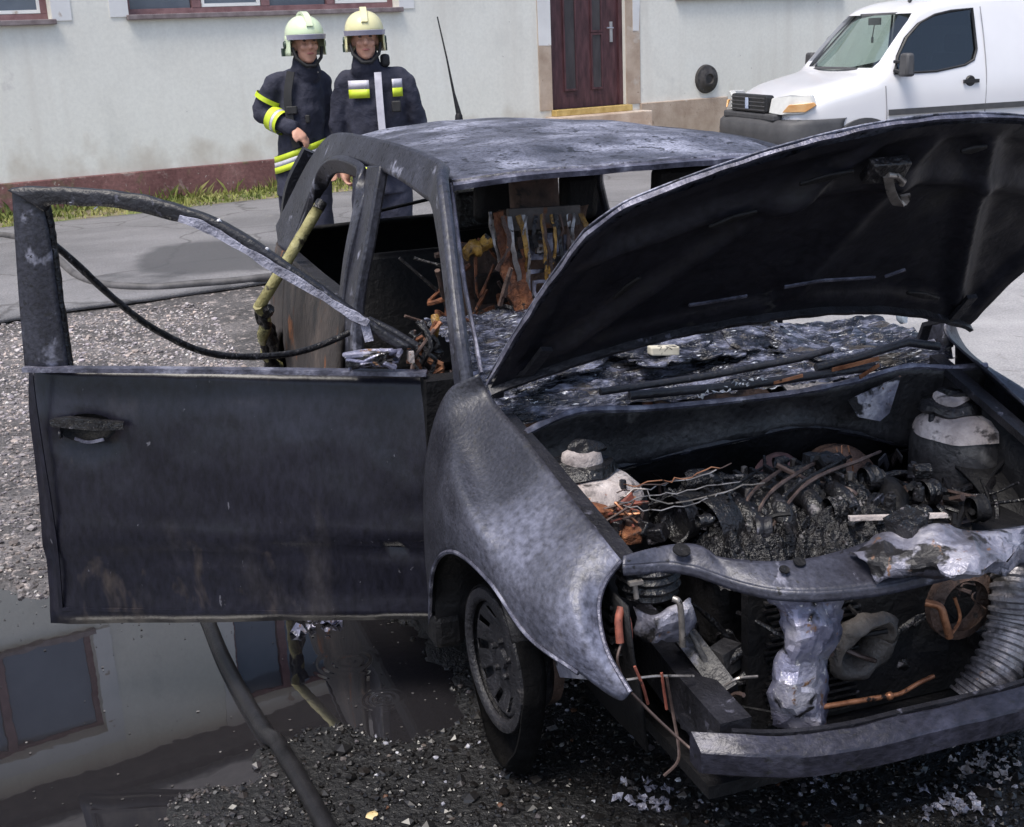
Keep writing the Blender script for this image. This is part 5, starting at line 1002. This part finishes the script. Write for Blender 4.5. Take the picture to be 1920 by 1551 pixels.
ST = [(-.05,.62,.86),(-.10,.69,.895),(-.22,.77,.94),(-.45,.83,1.02),(-.75,.853,1.09),(-.93,.858,1.135),(-1.02,.86,1.22),(-1.22,.862,1.45),(-1.40,.865,1.64),(-1.52,.866,1.735),(-1.75,.868,1.795),(-2.2,.87,1.825),(-3.0,.87,1.835),(-3.9,.868,1.815),(-4.10,.85,1.76),(-4.16,.80,1.60)]
def sect(x, ym, zt):
    zs = min(1.04, zt-.12); yc = ym-.17*max(0,(zt-zs))/.78-.03
    zb = .30 if x < -.15 else .50
    h = [(0,zb),(.5,zb),(ym-.06,zb+.02),(ym-.005,zb+.12),(ym+.004,.72),(ym,zs-.04),(lerp(ym,yc,.45),lerp(zs,zt-.10,.5)),(yc,zt-.10),(yc-.035,zt-.04),(yc-.12,zt-.012),(yc*.5,zt-.001),(0,zt)]
    return h
rows = []
for x, ym, zt in ST:
    h = crom([(0,)+p for p in sect(x, ym, zt)], 26); h = [(x-.05*(abs(p[1])/ym)**2*(1 if x > -.3 else 0), p[1], p[2]) for p in h]
    rows.append(h)
cols_ = [crom([rows[i][j] for i in range(len(rows))], 58) for j in range(26)]
half = [[cols_[j][i] for j in range(26)] for i in range(58)]
full = [r+[Vector((p.x,-p.y,p.z)) for p in reversed(r[1:-1])] for r in half]
vb = MB(); vb.grid(full, True); n_ = len(full[0]); vb.F.append(tuple(range(n_))); vb.F.append(tuple(57*n_+i for i in reversed(range(n_))))
body = vb.out('body', M_vw, van, solid=.035, auto=50)
def cutter(mb):
    o = mb.out('cutter', None, None, smooth=False); o.matrix_world = mtx(van); return o
WO = [(-1.14,1.11),(-1.19,1.27),(-1.30,1.44),(-1.45,1.57),(-1.62,1.64),(-1.80,1.67),(-2.04,1.685),(-2.06,1.30),(-2.02,1.20),(-1.92,1.155),(-1.6,1.11)]
cut = [cutter(MB().prism([(x, .55, z) for x, z in WO], (0,.6,0))), cutter(MB().prism([(x, -1.15, z) for x, z in WO], (0,.6,0))),
       cutter(MB().prism([(-1.75,-.69,1.165),(-1.75,.69,1.165),(-1.75,.72,1.22),(-1.75,.645,1.60),(-1.75,.61,1.665),(-1.75,-.61,1.665),(-1.75,-.645,1.60),(-1.75,-.72,1.22)], (.9,0,0)))]
for x in (-.83,-3.42):
    for s_ in (-1,1):
        q = MB(); P = [(x+.345*cos(2*pi*i/32), s_*.60, .32+.345*sin(2*pi*i/32)) for i in range(32)]; q.prism(P, (0,s_*.4,0)); cut.append(cutter(q))
for c in cut:
    b_ = body.modifiers.new('cut', 'BOOLEAN'); b_.operation = 'DIFFERENCE'; b_.object = c; b_.solver = 'EXACT'
bpy.context.view_layer.update()
dg = bpy.context.evaluated_depsgraph_get(); me = bpy.data.meshes.new_from_object(body.evaluated_get(dg)); body.modifiers.clear(); body.data = me
for c in cut: bpy.data.objects.remove(c)
# glass, seals and lines
def wsx(z): return lerp(-.965, -1.43, (z-1.165)/.50)-.03*sin(pi*(z-1.165)/.5)*0
rows = [[(wsx(z)+.055-.14*(abs(y)/.7)**2.2*1-.012, y*(1-.13*(z-1.16)/.5), z) for y in [-.70+.14*j for j in range(11)]] for z in [1.15+.053*i for i in range(11)]]
MB().grid(rows).out('windscreen', M_vws, van)
band = MB()
rim_ = [rows[0][j] for j in range(11)]+[rows[i][10] for i in range(1,11)]+[rows[10][j] for j in range(9,-1,-1)]+[rows[i][0] for i in range(9,0,-1)]
cen = Vector((-1.2,0,1.41)); inn = [Vector(p)+(cen-Vector(p))*.085 for p in rim_]
band.ring([Vector(p)+Vector((.004,0,0)) for p in rim_], [p+Vector((.006,0,0)) for p in inn], (-.008,0,0)); band.out('windscreen_seal', M_vp, van)
def vy(z, x=-1.6): return .865-.17*max(0,z-1.04)/.78*.98-.012*0
for s_ in (-1,1):
    P = [(x, s_*(vy(z)-.018), z) for x, z in WO]; q = MB(); q.prism(P, (0,-s_*.006,0)); q.out('side_window', M_vsg if s_ > 0 else M_vcl, van, smooth=False)
    q = MB(); q.tube([(x, s_*(vy(z)-.004), z) for x, z in WO+WO[:1]], .013, 6); q.out('window_seal', M_vb, van)
    q = MB()
    for P in ([(-1.06,s_*.866,.42),(-1.06,s_*.870,.72),(-1.04,s_*.864,1.0)],[(-2.15,s_*.868,.36),(-2.15,s_*.875,.72),(-2.15,s_*.866,1.04),(-2.15,s_*.79,1.38),(-2.13,s_*.72,1.70)]): q.tube(crom(P, 14), .005, 5)
    q.each('door_gap', mat('grey_panel_gap', [(.3,(.22,.22,.24)),(.7,(.3,.3,.32))], 5, rough=.6), van)
    q = MB(); q.strip([(-1.08,s_*.880,.745),(-2.2,s_*.884,.75),(-4.0,s_*.880,.75)], (0,0,1), .055, .022); q.out('rub_strip', M_vp, van)
    q = MB(); q.lathe([(.001,.01),(.045,.012),(.055,.0),(.056,-.01)], (-1.97,s_*.868,1.0), axis='y', n=20); q.box((-1.97,s_*.885,1.0), (.17,.022,.035)); q.out('door_handle', M_vb, van)
    q = MB(); q.box((-1.20,s_*.96,1.19), (.10,.16,.22), taper=.85); mo = q.out('wing_mirror', M_vp, van, bevel=.025, smooth=True); 
    q = MB(); q.tube([(-1.14,s_*.84,1.14),(-1.18,s_*.93,1.12)], .02, 8); q.tube([(-1.14,s_*.83,1.22),(-1.18,s_*.92,1.22)], .016, 8); q.each('mirror_arm', M_vb, mo)
    # headlamp
    Lp = [(-.03,.42,.775),(-.05,.62,.77),(-.22,.765,.775),(-.32,.81,.85),(-.29,.80,.955),(-.12,.71,.955),(-.045,.45,.92)]
    q = MB(); q.prism([(x+.015, s_*(y+.01), z) for x, y, z in Lp], (-.05,-s_*.03,0)); hl = q.out('headlamp', M_lamp, van, bevel=.012)
    q = MB(); q.prism([(-.06,s_*.645,.79),(-.235,s_*.785,.79),(-.33,s_*.825,.85),(-.31,s_*.82,.88),(-.10,s_*.705,.865)], (.012,s_*.01,0)); q.out('indicator', M_ind, hl, bevel=.006)
    for x in (-.83,-3.42):
        R3 = rot(-s_*pi/2, 'X'); q = MB(); q.lathe([(.20,.09),(.26,.105),(.295,.09),(.305,.06),(.305,-.08),(.2,-.09)], (x,s_*.76,.305), n=36, rot=R3); wq = q.out('wheel', M_tyre, van)
        q = MB(); q.lathe([(.001,.06),(.04,.065),(.1,.05),(.15,.06),(.2,.075),(.205,.095)], (x,s_*.76,.305), n=30, rot=R3); q.out('hubcap', M_vg, wq)
        q = MB(); P = [(x+.365*cos(a), s_*.872, .32+.365*sin(a)) for a in [pi*i/20 for i in range(21)]]; q.strip(P, (0,1,0), .04, .05); q.out('arch_trim', M_vp, van)
# bumper, grille
P = crom([(-.62,.862,0),(-.40,.872,0),(-.20,.84,0),(-.06,.70,0),(.005,.40,0),(.02,0,0),(.005,-.40,0),(-.06,-.70,0),(-.20,-.84,0),(-.40,-.872,0),(-.62,-.862,0)], 50)
rows = [[Vector((p.x-a*(1 if abs(p.y) < .8 else .4), p.y*(1-a*.2), z)) for a, z in ((.05,.30),(.0,.32),(-.045,.42),(-.06,.58),(-.05,.67),(.0,.71),(.06,.72))] for p in P]
bu = MB().grid(rows).out('bumper', M_vp, van, solid=.02)
q = MB(); q.box((-.035,0,.735), (.10,1.16,.07)); q.out('grille_surround', M_vp, van, bevel=.02, smooth=False)
q = MB(); q.box((-.045,0,.86), (.10,.80,.17)); gr = q.out('grille', M_vb, van, bevel=.02, smooth=False)
for k in range(4): q = MB(); q.box((.006,0,.80+.038*k), (.018,.76,.012)); q.out('grille_slat', M_vp, gr, smooth=False, bevel=.003)
q = MB(); q.box((.016,0,.86), (.016,.06,.11)); q.out('badge', mat('pale_blue_badge', [(.3,(.35,.42,.6)),(.7,(.6,.66,.78))], 8, rough=.3), gr, smooth=False, bevel=.006)
q = MB()
for yy in (-.28,-.14,0,.14,.28): q.box((.042,yy,.545), (.012,.012,.15))
for zz_ in (.50,.55,.60): q.box((.042,0,zz_), (.012,.7,.010))
q.each('lower_grille_bar', M_vb, bu, smooth=False)
q = MB(); q.box((-1.25,0,1.02), (.42,1.5,.10)); q.out('dashboard', M_vp, van, bevel=.03, smooth=False)
q = MB(); q.box((-1.40,0,1.60), (.02,.22,.07)); q.tube([(-1.40,0,1.58),(-1.38,0,1.45)], .006); q.box((-1.38,0,1.42), (.01,.03,.06)); q.each('rear_view_mirror', M_vp, van, smooth=False)
for y in (-.4,.4):
    q = MB(); q.box((-2.0,y,.95), (.16,.48,.62), rot(-.2,'Y')); q.out('seat', M_vp, van, bevel=.03, smooth=False); MB().box((-2.08,y,1.36), (.10,.26,.18)).out('headrest', M_vp, van, bevel=.03, smooth=False)
q = MB(); q.box((-2.3,0,.98), (.03,1.34,1.1)); q.out('load_partition', mat('pale_partition', [(.3,(.45,.5,.47)),(.7,(.6,.64,.6))], 3, rough=.7), van, smooth=False)
q = MB(); q.tube([(-1.6,.3,1.775),(-1.62,.3,1.80)], .02, 8); q.out('roof_knob', M_vb, van)

# ================================================================= FIREFIGHTERS (local: x to image right, y away, z up)
M_navy = mat('navy_turnout_cloth', [(.3,(.012,.013,.026)),(.6,(.028,.030,.052)),(.8,(.05,.052,.075))], 7, rough=.85, bump=.5, bscale=22)
M_skin = mat('skin', [(.3,(.50,.25,.17)),(.7,(.62,.35,.26))], 12, rough=.55)
M_hi = mat('lime_reflective_tape', [(.3,(.45,.56,.02)),(.7,(.62,.74,.05))], 14, rough=.5)
M_sil = mat('silver_reflective_tape', [(.3,(.42,.41,.47)),(.7,(.6,.59,.65))], 16, rough=.45)
M_strap = mat('black_strap', [(.3,(.01,.01,.011)),(.7,(.02,.02,.022))], 14, rough=.7)
M_visor = mat('violet_grey_visor', [(.3,(.26,.25,.33)),(.7,(.38,.37,.46))], 8, rough=.2, spec=.7)
M_boot = mat('black_boot', [(.3,(.01,.01,.01)),(.7,(.02,.02,.02))], 14, rough=.5)
def remesh(o, v, it=6):
    r = o.modifiers.new('r', 'REMESH'); r.mode = 'VOXEL'; r.voxel_size = v; r.use_smooth_shade = True
    s = o.modifiers.new('sm', 'SMOOTH'); s.iterations = it; s.factor = .5; return o
TX = bpy.data.textures.new('cloth_folds', 'CLOUDS'); TX.noise_scale = .11; TX.noise_depth = 2
def crease(o, s, sc):
    d = o.modifiers.new('fold', 'DISPLACE'); d.texture = TX; d.strength = s; d.mid_level = .55; d.texture_coords = 'LOCAL'
def blob(mb, c, r, R=None, n=16):
    c = Vector(c); rows = []
    for i in range(n+1):
        a = -pi/2+pi*i/n; rows.append([c+((R @ Vector((r[0]*cos(a)*cos(2*pi*k/n), r[1]*cos(a)*sin(2*pi*k/n), r[2]*sin(a)))) if R else Vector((r[0]*cos(a)*cos(2*pi*k/n), r[1]*cos(a)*sin(2*pi*k/n), r[2]*sin(a)))) for k in range(n)])
    n0 = len(mb.V); mb.grid(rows, True); return mb
def limb(mb, P, r, n=14):
    P2 = crom(P, 5*(len(P)-1)+1); rr = [v.x for v in crom([(a,0,0) for a in r], len(P2))]; mb.tube(P2, rr, n)
    blob(mb, P2[0], (rr[0],)*3, n=10); blob(mb, P2[-1], (rr[-1],)*3, n=10); return mb
def ell(c, rx, ry, R=None, n=20, tilt=0, tx=0):
    return [Vector(c)+(R @ Vector((rx*cos(2*pi*k/n), ry*sin(2*pi*k/n), 0)) if R else Vector((rx*cos(2*pi*k/n), ry*sin(2*pi*k/n), tx*cos(2*pi*k/n)))) for k in range(n)]
def hand(mb, wr, d, side, out):
    """palm with four curled fingers and a thumb; d = along the hand, out = across the knuckles, side = thumb direction sign"""
    wr = Vector(wr); d = Vector(d).normalized(); a = Vector(out).normalized(); nn_ = d.cross(a).normalized()
    limb(mb, [wr-d*.03, wr, wr+d*.05, wr+d*.085], [.026,.027,.033,.03])
    limb(mb, [wr+d*.04+a*.02, wr+d*.085+a*.025], [.022,.018]); limb(mb, [wr+d*.04-a*.02, wr+d*.085-a*.025], [.022,.018])
    for k, ln in enumerate((.062,.074,.070,.054)):
        b_ = wr+d*.085+a*(.030-.020*k); limb(mb, [b_, b_+d*ln*.5+nn_*.006, b_+d*ln*.8+nn_*.022, b_+d*ln*.85+nn_*.040], [.0105,.010,.009,.008], 8)
    b_ = wr+d*.025+a*.026*side; limb(mb, [b_, b_+a*.025*side+d*.025+nn_*.01, b_+a*.028*side+d*.055+nn_*.018], [.013,.011,.009], 8)
def person(loc, spec):
    p = root('person', loc, radians(161.43-90+spec.get('turn', 0)), local=True)
    hx, hy, hz = spec['head']; HR = rotz(spec['face'])
    def H(x, y, z): return Vector((hx,hy,hz))+HR @ Vector((x,y,z))
    # body: head, neck, trunk, legs and hands in one skin
    b = MB(); blob(b, H(0,.015,.03), (.076,.094,.105), HR); blob(b, H(0,-.02,-.05), (.062,.070,.072), HR); blob(b, H(0,-.055,-.095), (.034,.026,.026), HR)
    limb(b, [H(0,-.085,.025), H(0,-.102,-.018)], [.010,.017], 10); blob(b, H(.018,-.083,.045), (.026,.012,.009), HR, 8); blob(b, H(-.018,-.083,.045), (.026,.012,.009), HR, 8)
    blob(b, H(.037,-.075,-.02), (.024,.018,.022), HR, 10); blob(b, H(-.037,-.075,-.02), (.024,.018,.022), HR, 10); blob(b, H(.078,.02,-.01), (.012,.02,.032), HR, 8); blob(b, H(-.078,.02,-.01), (.012,.02,.032), HR, 8)
    ch = Vector(spec['chest']); hip = Vector(spec['hip'])
    limb(b, [H(0,.02,-.05), H(0,.03,-.12), ch+Vector((0,.01,.16)), ch, ch.lerp(hip,.6), hip], [.055,.055,.07,.13,.12,.12])
    for s_, leg in zip((-1,1), spec['legs']): limb(b, leg, [.085,.065,.05,.045])
    for arm in spec['arms']: limb(b, arm[:3], [.05,.042,.03])
    for arm, hd_ in zip(spec['arms'], spec['hands']): hand(b, arm[2], *hd_)
    bo = b.out('body', M_skin, p); remesh(bo, .008, 4)
    for s_ in (-1,1):
        q = MB(); blob(q, H(s_*.033,-.086,.022), (.012,.008,.007), HR, 8); q.out('eye', mat('eye_dark', [(.3,(.05,.03,.025)),(.7,(.12,.08,.07))], 30, rough=.2), bo)
    q = MB(); blob(q, H(0,-.090,-.058), (.024,.008,.006), HR, 8); q.out('mouth', mat('lips', [(.3,(.34,.10,.09)),(.7,(.42,.16,.14))], 30, rough=.5), bo)
    # jacket
    sh = spec['shoulders']; T = spec['trunk']
    j = MB(); rows = [ell((c[0],c[1],z), rx, ry, rotz(a) if a else None) for (c, z, rx, ry, a) in T]; n0 = len(j.V); j.grid(rows, True); n_ = 20; j.F.append(tuple(n0+k for k in range(n_))); j.F.append(tuple(n0+(len(rows)-1)*n_+k for k in range(n_)))
    limb(j, [sh[0], ch+Vector((0,0,.13)), sh[1]], [.066,.095,.066])
    for arm in spec['arms']: limb(j, [arm[0], Vector(arm[0]).lerp(Vector(arm[1]),.5), arm[1], Vector(arm[1]).lerp(Vector(arm[2]),.5), Vector(arm[1]).lerp(Vector(arm[2]),.93)], [.076,.071,.066,.062,.056])
    limb(j, [H(0,.04,-.17), H(0,.04,-.10)], [.105,.085])
    jo = j.jit(.012, 9).jit(.007, 24).out('jacket', M_navy, p); remesh(jo, .012, 3); crease(jo, .026, .11)
    # trousers and boots
    t = MB(); limb(t, [hip+Vector((-.06,0,.02)), hip+Vector((.06,0,.02))], [.13,.13])
    for leg in spec['legs']: limb(t, [leg[0], leg[1], leg[2], Vector(leg[2]).lerp(Vector(leg[3]),.5)], [.115,.10,.095,.09])
    to = t.jit(.008, 9).out('trousers', M_navy, p); remesh(to, .016, 4); crease(to, .026, .12)
    for leg in spec['legs']:
        f = Vector(leg[3]); q = MB(); limb(q, [f+Vector((0,0,.16)), f], [.062,.058]); limb(q, [f+Vector((0,.02,-.02)), f+Vector((0,-.10,-.035)), f+Vector((0,-.19,-.045))], [.055,.05,.042])
        remesh(q.out('boot', M_boot, p), .012, 3)
    # helmet: shell, crest, brim, visor, neck guard, strap
    mh = spec['helmet']; q = MB(); rows = []
    for i in range(15):
        a = pi/2*i/14; r = cos(a)**.9 if i < 14 else .02
        rows.append([H(.125*r*cos(2*pi*k/28), .02+.150*r*sin(2*pi*k/28), .055+.125*sin(a)+(.0 if i else -.02)) for k in range(28)])
    hs = q.grid(rows, True).out('helmet', mh, p, solid=.006)
    q = MB(); q.strip([H(0, .02-.150*cos(a), .062+.132*sin(a)) for a in [.35+2.4*i/16 for i in range(17)]], HR @ Vector((1,0,0)), .04, .018); q.out('crest', mh, hs)
    q = MB(); rows = []   # side and nape shell
    for i in range(6):
        t_ = i/5; rows.append([H((.127+.004*t_)*cos(a), .02+(.152+.004*t_)*sin(a), .055-.135*t_*(.55+.45*sin(max(0,a-.0)*.0+1.0))) for a in [-.42+(pi+.84)*k/24 for k in range(25)]])
    q.grid(rows).out('helmet_side', mh, hs, solid=.006)
    q = MB(); q.strip([H(.129*cos(a), .02+.163*sin(a), .045) for a in [pi+.25+(pi-.5)*k/18 for k in range(19)]], HR @ Vector((0,-.3,1)), .030, .010); q.out('visor', M_visor, hs)
    q = MB(); q.tube([H(-.098,-.02,-.02), H(-.082,-.045,-.085), H(-.03,-.075,-.135), H(.03,-.075,-.135), H(.082,-.045,-.085), H(.098,-.02,-.02)], .011, 8); q.out('chin_strap', M_strap, hs)
    for s_ in (-1,1):
        q = MB(); q.lathe([(.001,.012),(.022,.010),(.026,.0)], H(s_*.128,.03,.0), n=12, rot=HR @ rot(s_*pi/2,'Y')); q.box(H(s_*.132,.075,-.045), (.02,.035,.05), HR); q.each('helmet_clip', mat('green_black_clip', [(.3,(.012,.03,.022)),(.7,(.03,.055,.04))], 12, rough=.5), hs)
    return p, jo, H, HR
def band(parent, T, z, tilt, h, m, grow=.014, a0=0, a1=1.):
    """tape round the trunk ellipse T=(c,rx,ry,ang)"""
    c, rx, ry, ang = T; n = 40; R = rotz(ang); rows = []
    for k in range(n+1):
        a = 2*pi*lerp(a0, a1, k/n); v = R @ Vector(((rx+grow)*cos(a), (ry+grow)*sin(a), 0)); rows.append([(c[0]+v.x, c[1]+v.y, z+tilt*v.x-h/2),(c[0]+v.x, c[1]+v.y, z+tilt*v.x+h/2)])
    return MB().grid(rows).out('reflective_tape', m, parent, solid=.004, off=1)
# left-hand one: side on, hand at the pocket
P1 = dict(turn=0, head=(.0,-.04,1.765), face=radians(24), chest=(-.075,.03,1.40), hip=(-.10,.03,.92), shoulders=((-.21,-.02,1.535),(.045,.09,1.535)),
  arms=[((-.225,-.03,1.515),(-.325,-.02,1.345),(-.115,-.16,1.245)),((.055,.11,1.515),(.085,.16,1.24),(.09,.06,1.02))],
  hands=[((.72,-.12,-.66),1,(-.35,-.85,-.25)),((0,-.2,-1),1,(1,0,0))],
  legs=[((-.17,.05,.86),(-.18,.03,.48),(-.17,.05,.12),(-.17,.05,.08)),((-.03,.03,.86),(-.02,.0,.48),(-.01,.05,.12),(-.01,.05,.08))], helmet=mat('pale_green_helmet', [(.3,(.56,.68,.44)),(.7,(.68,.75,.56))], 4, rough=.3, coat=.4),
  trunk=[((-.125,.03),.80,.165,.17,.3),((-.12,.03),.90,.160,.168,.3),((-.108,.03),1.05,.152,.16,.3),((-.09,.03),1.20,.150,.155,.3),((-.078,.03),1.35,.160,.155,.3),((-.075,.03),1.48,.155,.14,.3),((-.07,.03),1.57,.13,.11,.3),((-.06,.03),1.62,.09,.09,.3)])
p1, j1, H1, HR1 = person((-5.913,0.011,0), P1)
tag(p1, 'person in navy turnout coat and pale green helmet, hand at the hip', 'person', 'firefighters behind the wreck')
band(j1, ((-.106,.03),.156,.162,.3), 1.088, .32, .040, M_hi); band(j1, ((-.108,.03),.156,.162,.3), 1.052, .32, .032, M_sil); band(j1, ((-.110,.03),.156,.162,.3), 1.016, .32, .040, M_hi)
def cuff(parent, a, b, t0, t1, r, m):
    a, b = Vector(a), Vector(b); q = MB(); q.tube([a.lerp(b, t0), a.lerp(b, (t0+t1)/2), a.lerp(b, t1)], r, 20, caps=False); return q.out('reflective_tape', m, parent)
A = P1['arms'][0]
cuff(j1, A[1], A[2], .34, .52, .082, M_hi); cuff(j1, A[1], A[2], .521, .60, .080, M_sil); cuff(j1, A[1], A[2], .601, .70, .079, M_hi)
cuff(j1, A[0], A[1], .42, .58, .092, M_hi)
q = MB(); q.strip(crom([(-.10,-.12,1.60),(-.13,-.145,1.45),(-.125,-.15,1.28),(-.10,-.15,1.12)], 14), (1,0,0), .05, .012); q.out('harness_strap', M_strap, j1)
q = MB(); q.box((-.015,-.13,1.30), (.03,.03,.05)); q.box((-.11,-.15,1.36), (.07,.03,.05)); q.each('radio', M_strap, j1, bevel=.006)
q = MB(); q.tube([(.035,-.055,1.62),(.05,-.06,1.60),(.06,-.05,1.585)], .012, 6); q.out('collar_tab', mat('pale_collar', [(.3,(.5,.42,.38)),(.7,(.6,.5,.45))], 9, rough=.8), j1)
# right-hand one: square on, arms hanging
P2 = dict(turn=0, head=(-.015,-.05,1.775), face=radians(8), chest=(.02,.02,1.40), hip=(.02,.03,.90), shoulders=((-.155,.03,1.535),(.19,.03,1.535)),
  arms=[((-.175,.03,1.50),(-.235,.05,1.25),(-.235,.10,.98)),((.215,.03,1.50),(.275,.06,1.26),(.265,.12,.98))],
  hands=[((.2,-.3,-1),1,(.3,1,0)),((-.05,-.2,-1),-1,(0,1,0))],
  legs=[((-.07,.03,.86),(-.08,.0,.48),(-.08,.04,.12),(-.08,.04,.08)),((.11,.03,.86),(.12,.0,.48),(.12,.04,.12),(.12,.04,.08))], helmet=mat('cream_helmet', [(.3,(.66,.62,.33)),(.7,(.74,.70,.44))], 4, rough=.3, coat=.4),
  trunk=[((.02,.03),.80,.200,.165,0),((.02,.03),.90,.196,.16,0),((.02,.03),1.05,.190,.155,0),((.02,.03),1.20,.188,.155,0),((.02,.03),1.35,.198,.155,0),((.02,.03),1.48,.190,.14,0),((.02,.03),1.57,.15,.11,0),((.015,.03),1.62,.09,.09,0)])
p2, j2, H2, HR2 = person((-5.684,0.365,0), P2)
tag(p2, 'person in navy turnout coat with silver zip strip and cream helmet', 'person', 'firefighters behind the wreck')
band(j2, ((.02,.03),.192,.156,0), 1.035, 0, .04, M_hi); band(j2, ((.02,.03),.192,.156,0), 1.0, 0, .03, M_sil); band(j2, ((.02,.03),.192,.156,0), .965, 0, .04, M_hi)
q = MB(); q.strip(crom([(.06,-.134,1.575),(.062,-.156,1.45),(.065,-.165,1.30),(.07,-.165,1.10),(.07,-.167,.95)], 16), (1,0,0), .045, .014); q.out('zip_strip', M_sil, j2)
for x0, x1, zt in ((-.135,.0,1.53),(.145,.205,1.53)):
    for z0, z1, m_ in ((1.475,1.53,M_sil),(1.42,1.4745,M_hi)):
        rows = [[(x, .03-(.172)*sqrt(max(.05,1-((x-.02)/.235)**2))+.0, z) for z in (z0,z1)] for x in [lerp(x0,x1,k/6) for k in range(7)]]
        MB().grid(rows).out('chest_patch', m_, j2, solid=.006, off=0)
q = MB(); q.box((.165,-.135,1.36), (.06,.03,.07)); q.out('radio', M_strap, j2, bevel=.008)
q = MB(); q.box(tuple(H2(.12,.02,-.13)), (.06,.07,.08), HR2); q.out('hood_flap', M_strap, j2, bevel=.02)

# ================================================================= DEBRIS
pts, cols = [], []
for i in range(2600):
    x, y = random.uniform(-.6,1.0), random.uniform(-1.1,.6); z = gz(x, y)
    if z < -.004: continue
    r = random.uniform(.003,.010)*(2.4 if random.random() < .05 else 1); t = random.random()
    c = (.010,.0095,.010) if t < .88 or r > .011 else ((.26,.26,.30) if t < .95 else ((.10,.05,.03) if t < .98 else (.5,.5,.53)))
    pts.append((x, y, z+r*.15, r)); cols.append(c)
d_ = stones('charred_debris', pts, cols, 'black charred crumbs and ash flecks under the front of the wreck'); d_['category'] = 'debris'
V, F, fl_c = [], [], 0
while fl_c < 260:
    x, y = random.uniform(-2.4,.1), random.uniform(-2.4,-.6); d = pud_sdf(x, y)
    if d > .02 or random.random() > math.exp(d*7)+.10+.5*max(0,fbm(x*3,y*3,9)): continue
    fl_c += 1; s_ = random.uniform(.0015,.006); k = len(V); n_ = 5; a0 = random.uniform(0,6)
    V += [(x+s_*cos(a0+6.283*i/n_)*random.uniform(.5,1.2), y+s_*sin(a0+6.283*i/n_)*random.uniform(.5,1.2), .0025) for i in range(n_)]; F.append(tuple(range(k,k+n_)))
tag(obj('floating_ash', V, F, mat('floating_ash', [(.35,(.012,.012,.012)),(.5,(.06,.055,.052)),(.68,(.26,.25,.24))], 14, rough=.8), smooth=False), 'specks of soot and ash floating on the puddle', 'ash', kind='stuff')
def litter(name, c, n, m, size, label):
    q = MB(); c = Vector(c)
    for i in range(n):
        p = c+Vector((random.gauss(0,.05), random.gauss(0,.045), .004)); p.z = max(gz(p.x,p.y),0)+.004+random.uniform(0,.006); s_ = size*random.uniform(.25,1); an_ = random.uniform(0,6.28)
        rows = [[p+Vector(((u*cos(an_)-v*sin(an_))*s_*(.7+.6*random.random()), (u*sin(an_)+v*cos(an_))*s_*(.5+.6*random.random()), random.uniform(-.2,.35)*s_)) for v in (-.5,-.2,.15,.5)] for u in (-.5,-.1,.2,.5)]
        q.grid(rows)
    o = q.jit(.004, 60).out(name, m, None, smooth=False, solid=.0015); tag(o, label, 'debris', kind='stuff'); return o
litter('scrap_litter', (0.269,-0.474,0.000), 22, M_crush, .026, 'silvery crumpled scrap on the wet soot below the bumper beam end')
litter('scrap_litter', (0.465,0.337,0.000), 26, M_white, .026, 'pale ash clump on the ground under the raised beam at the frame edge')
litter('scrap_litter', (0.580,0.156,0.000), 34, M_crush, .026, 'scattered pale metal flakes nearest the bottom corner of the ground')
litter('scrap_litter', (0.379,-0.070,0.000), 16, M_crush, .02, 'small silver shards on soot below the middle of the beam')
litter('scrap_litter', (-1.059,-0.983,0.000), 18, M_alu, .05, 'wet bent metal scraps on the ground behind the open door')
q = MB(); q.lathe([(.001,.012),(.012,.011),(.016,.003),(.012,-.004),(.001,-.006)], (0.072,-1.093,0.014), n=10).jit(.008, 60); tag(q.out('stone', mat('yellow_pebble', [(.3,(.5,.36,.14)),(.7,(.66,.52,.3))], 20, rough=.5)), 'single yellowish pebble in the dark gravel beside the hose', 'stone')
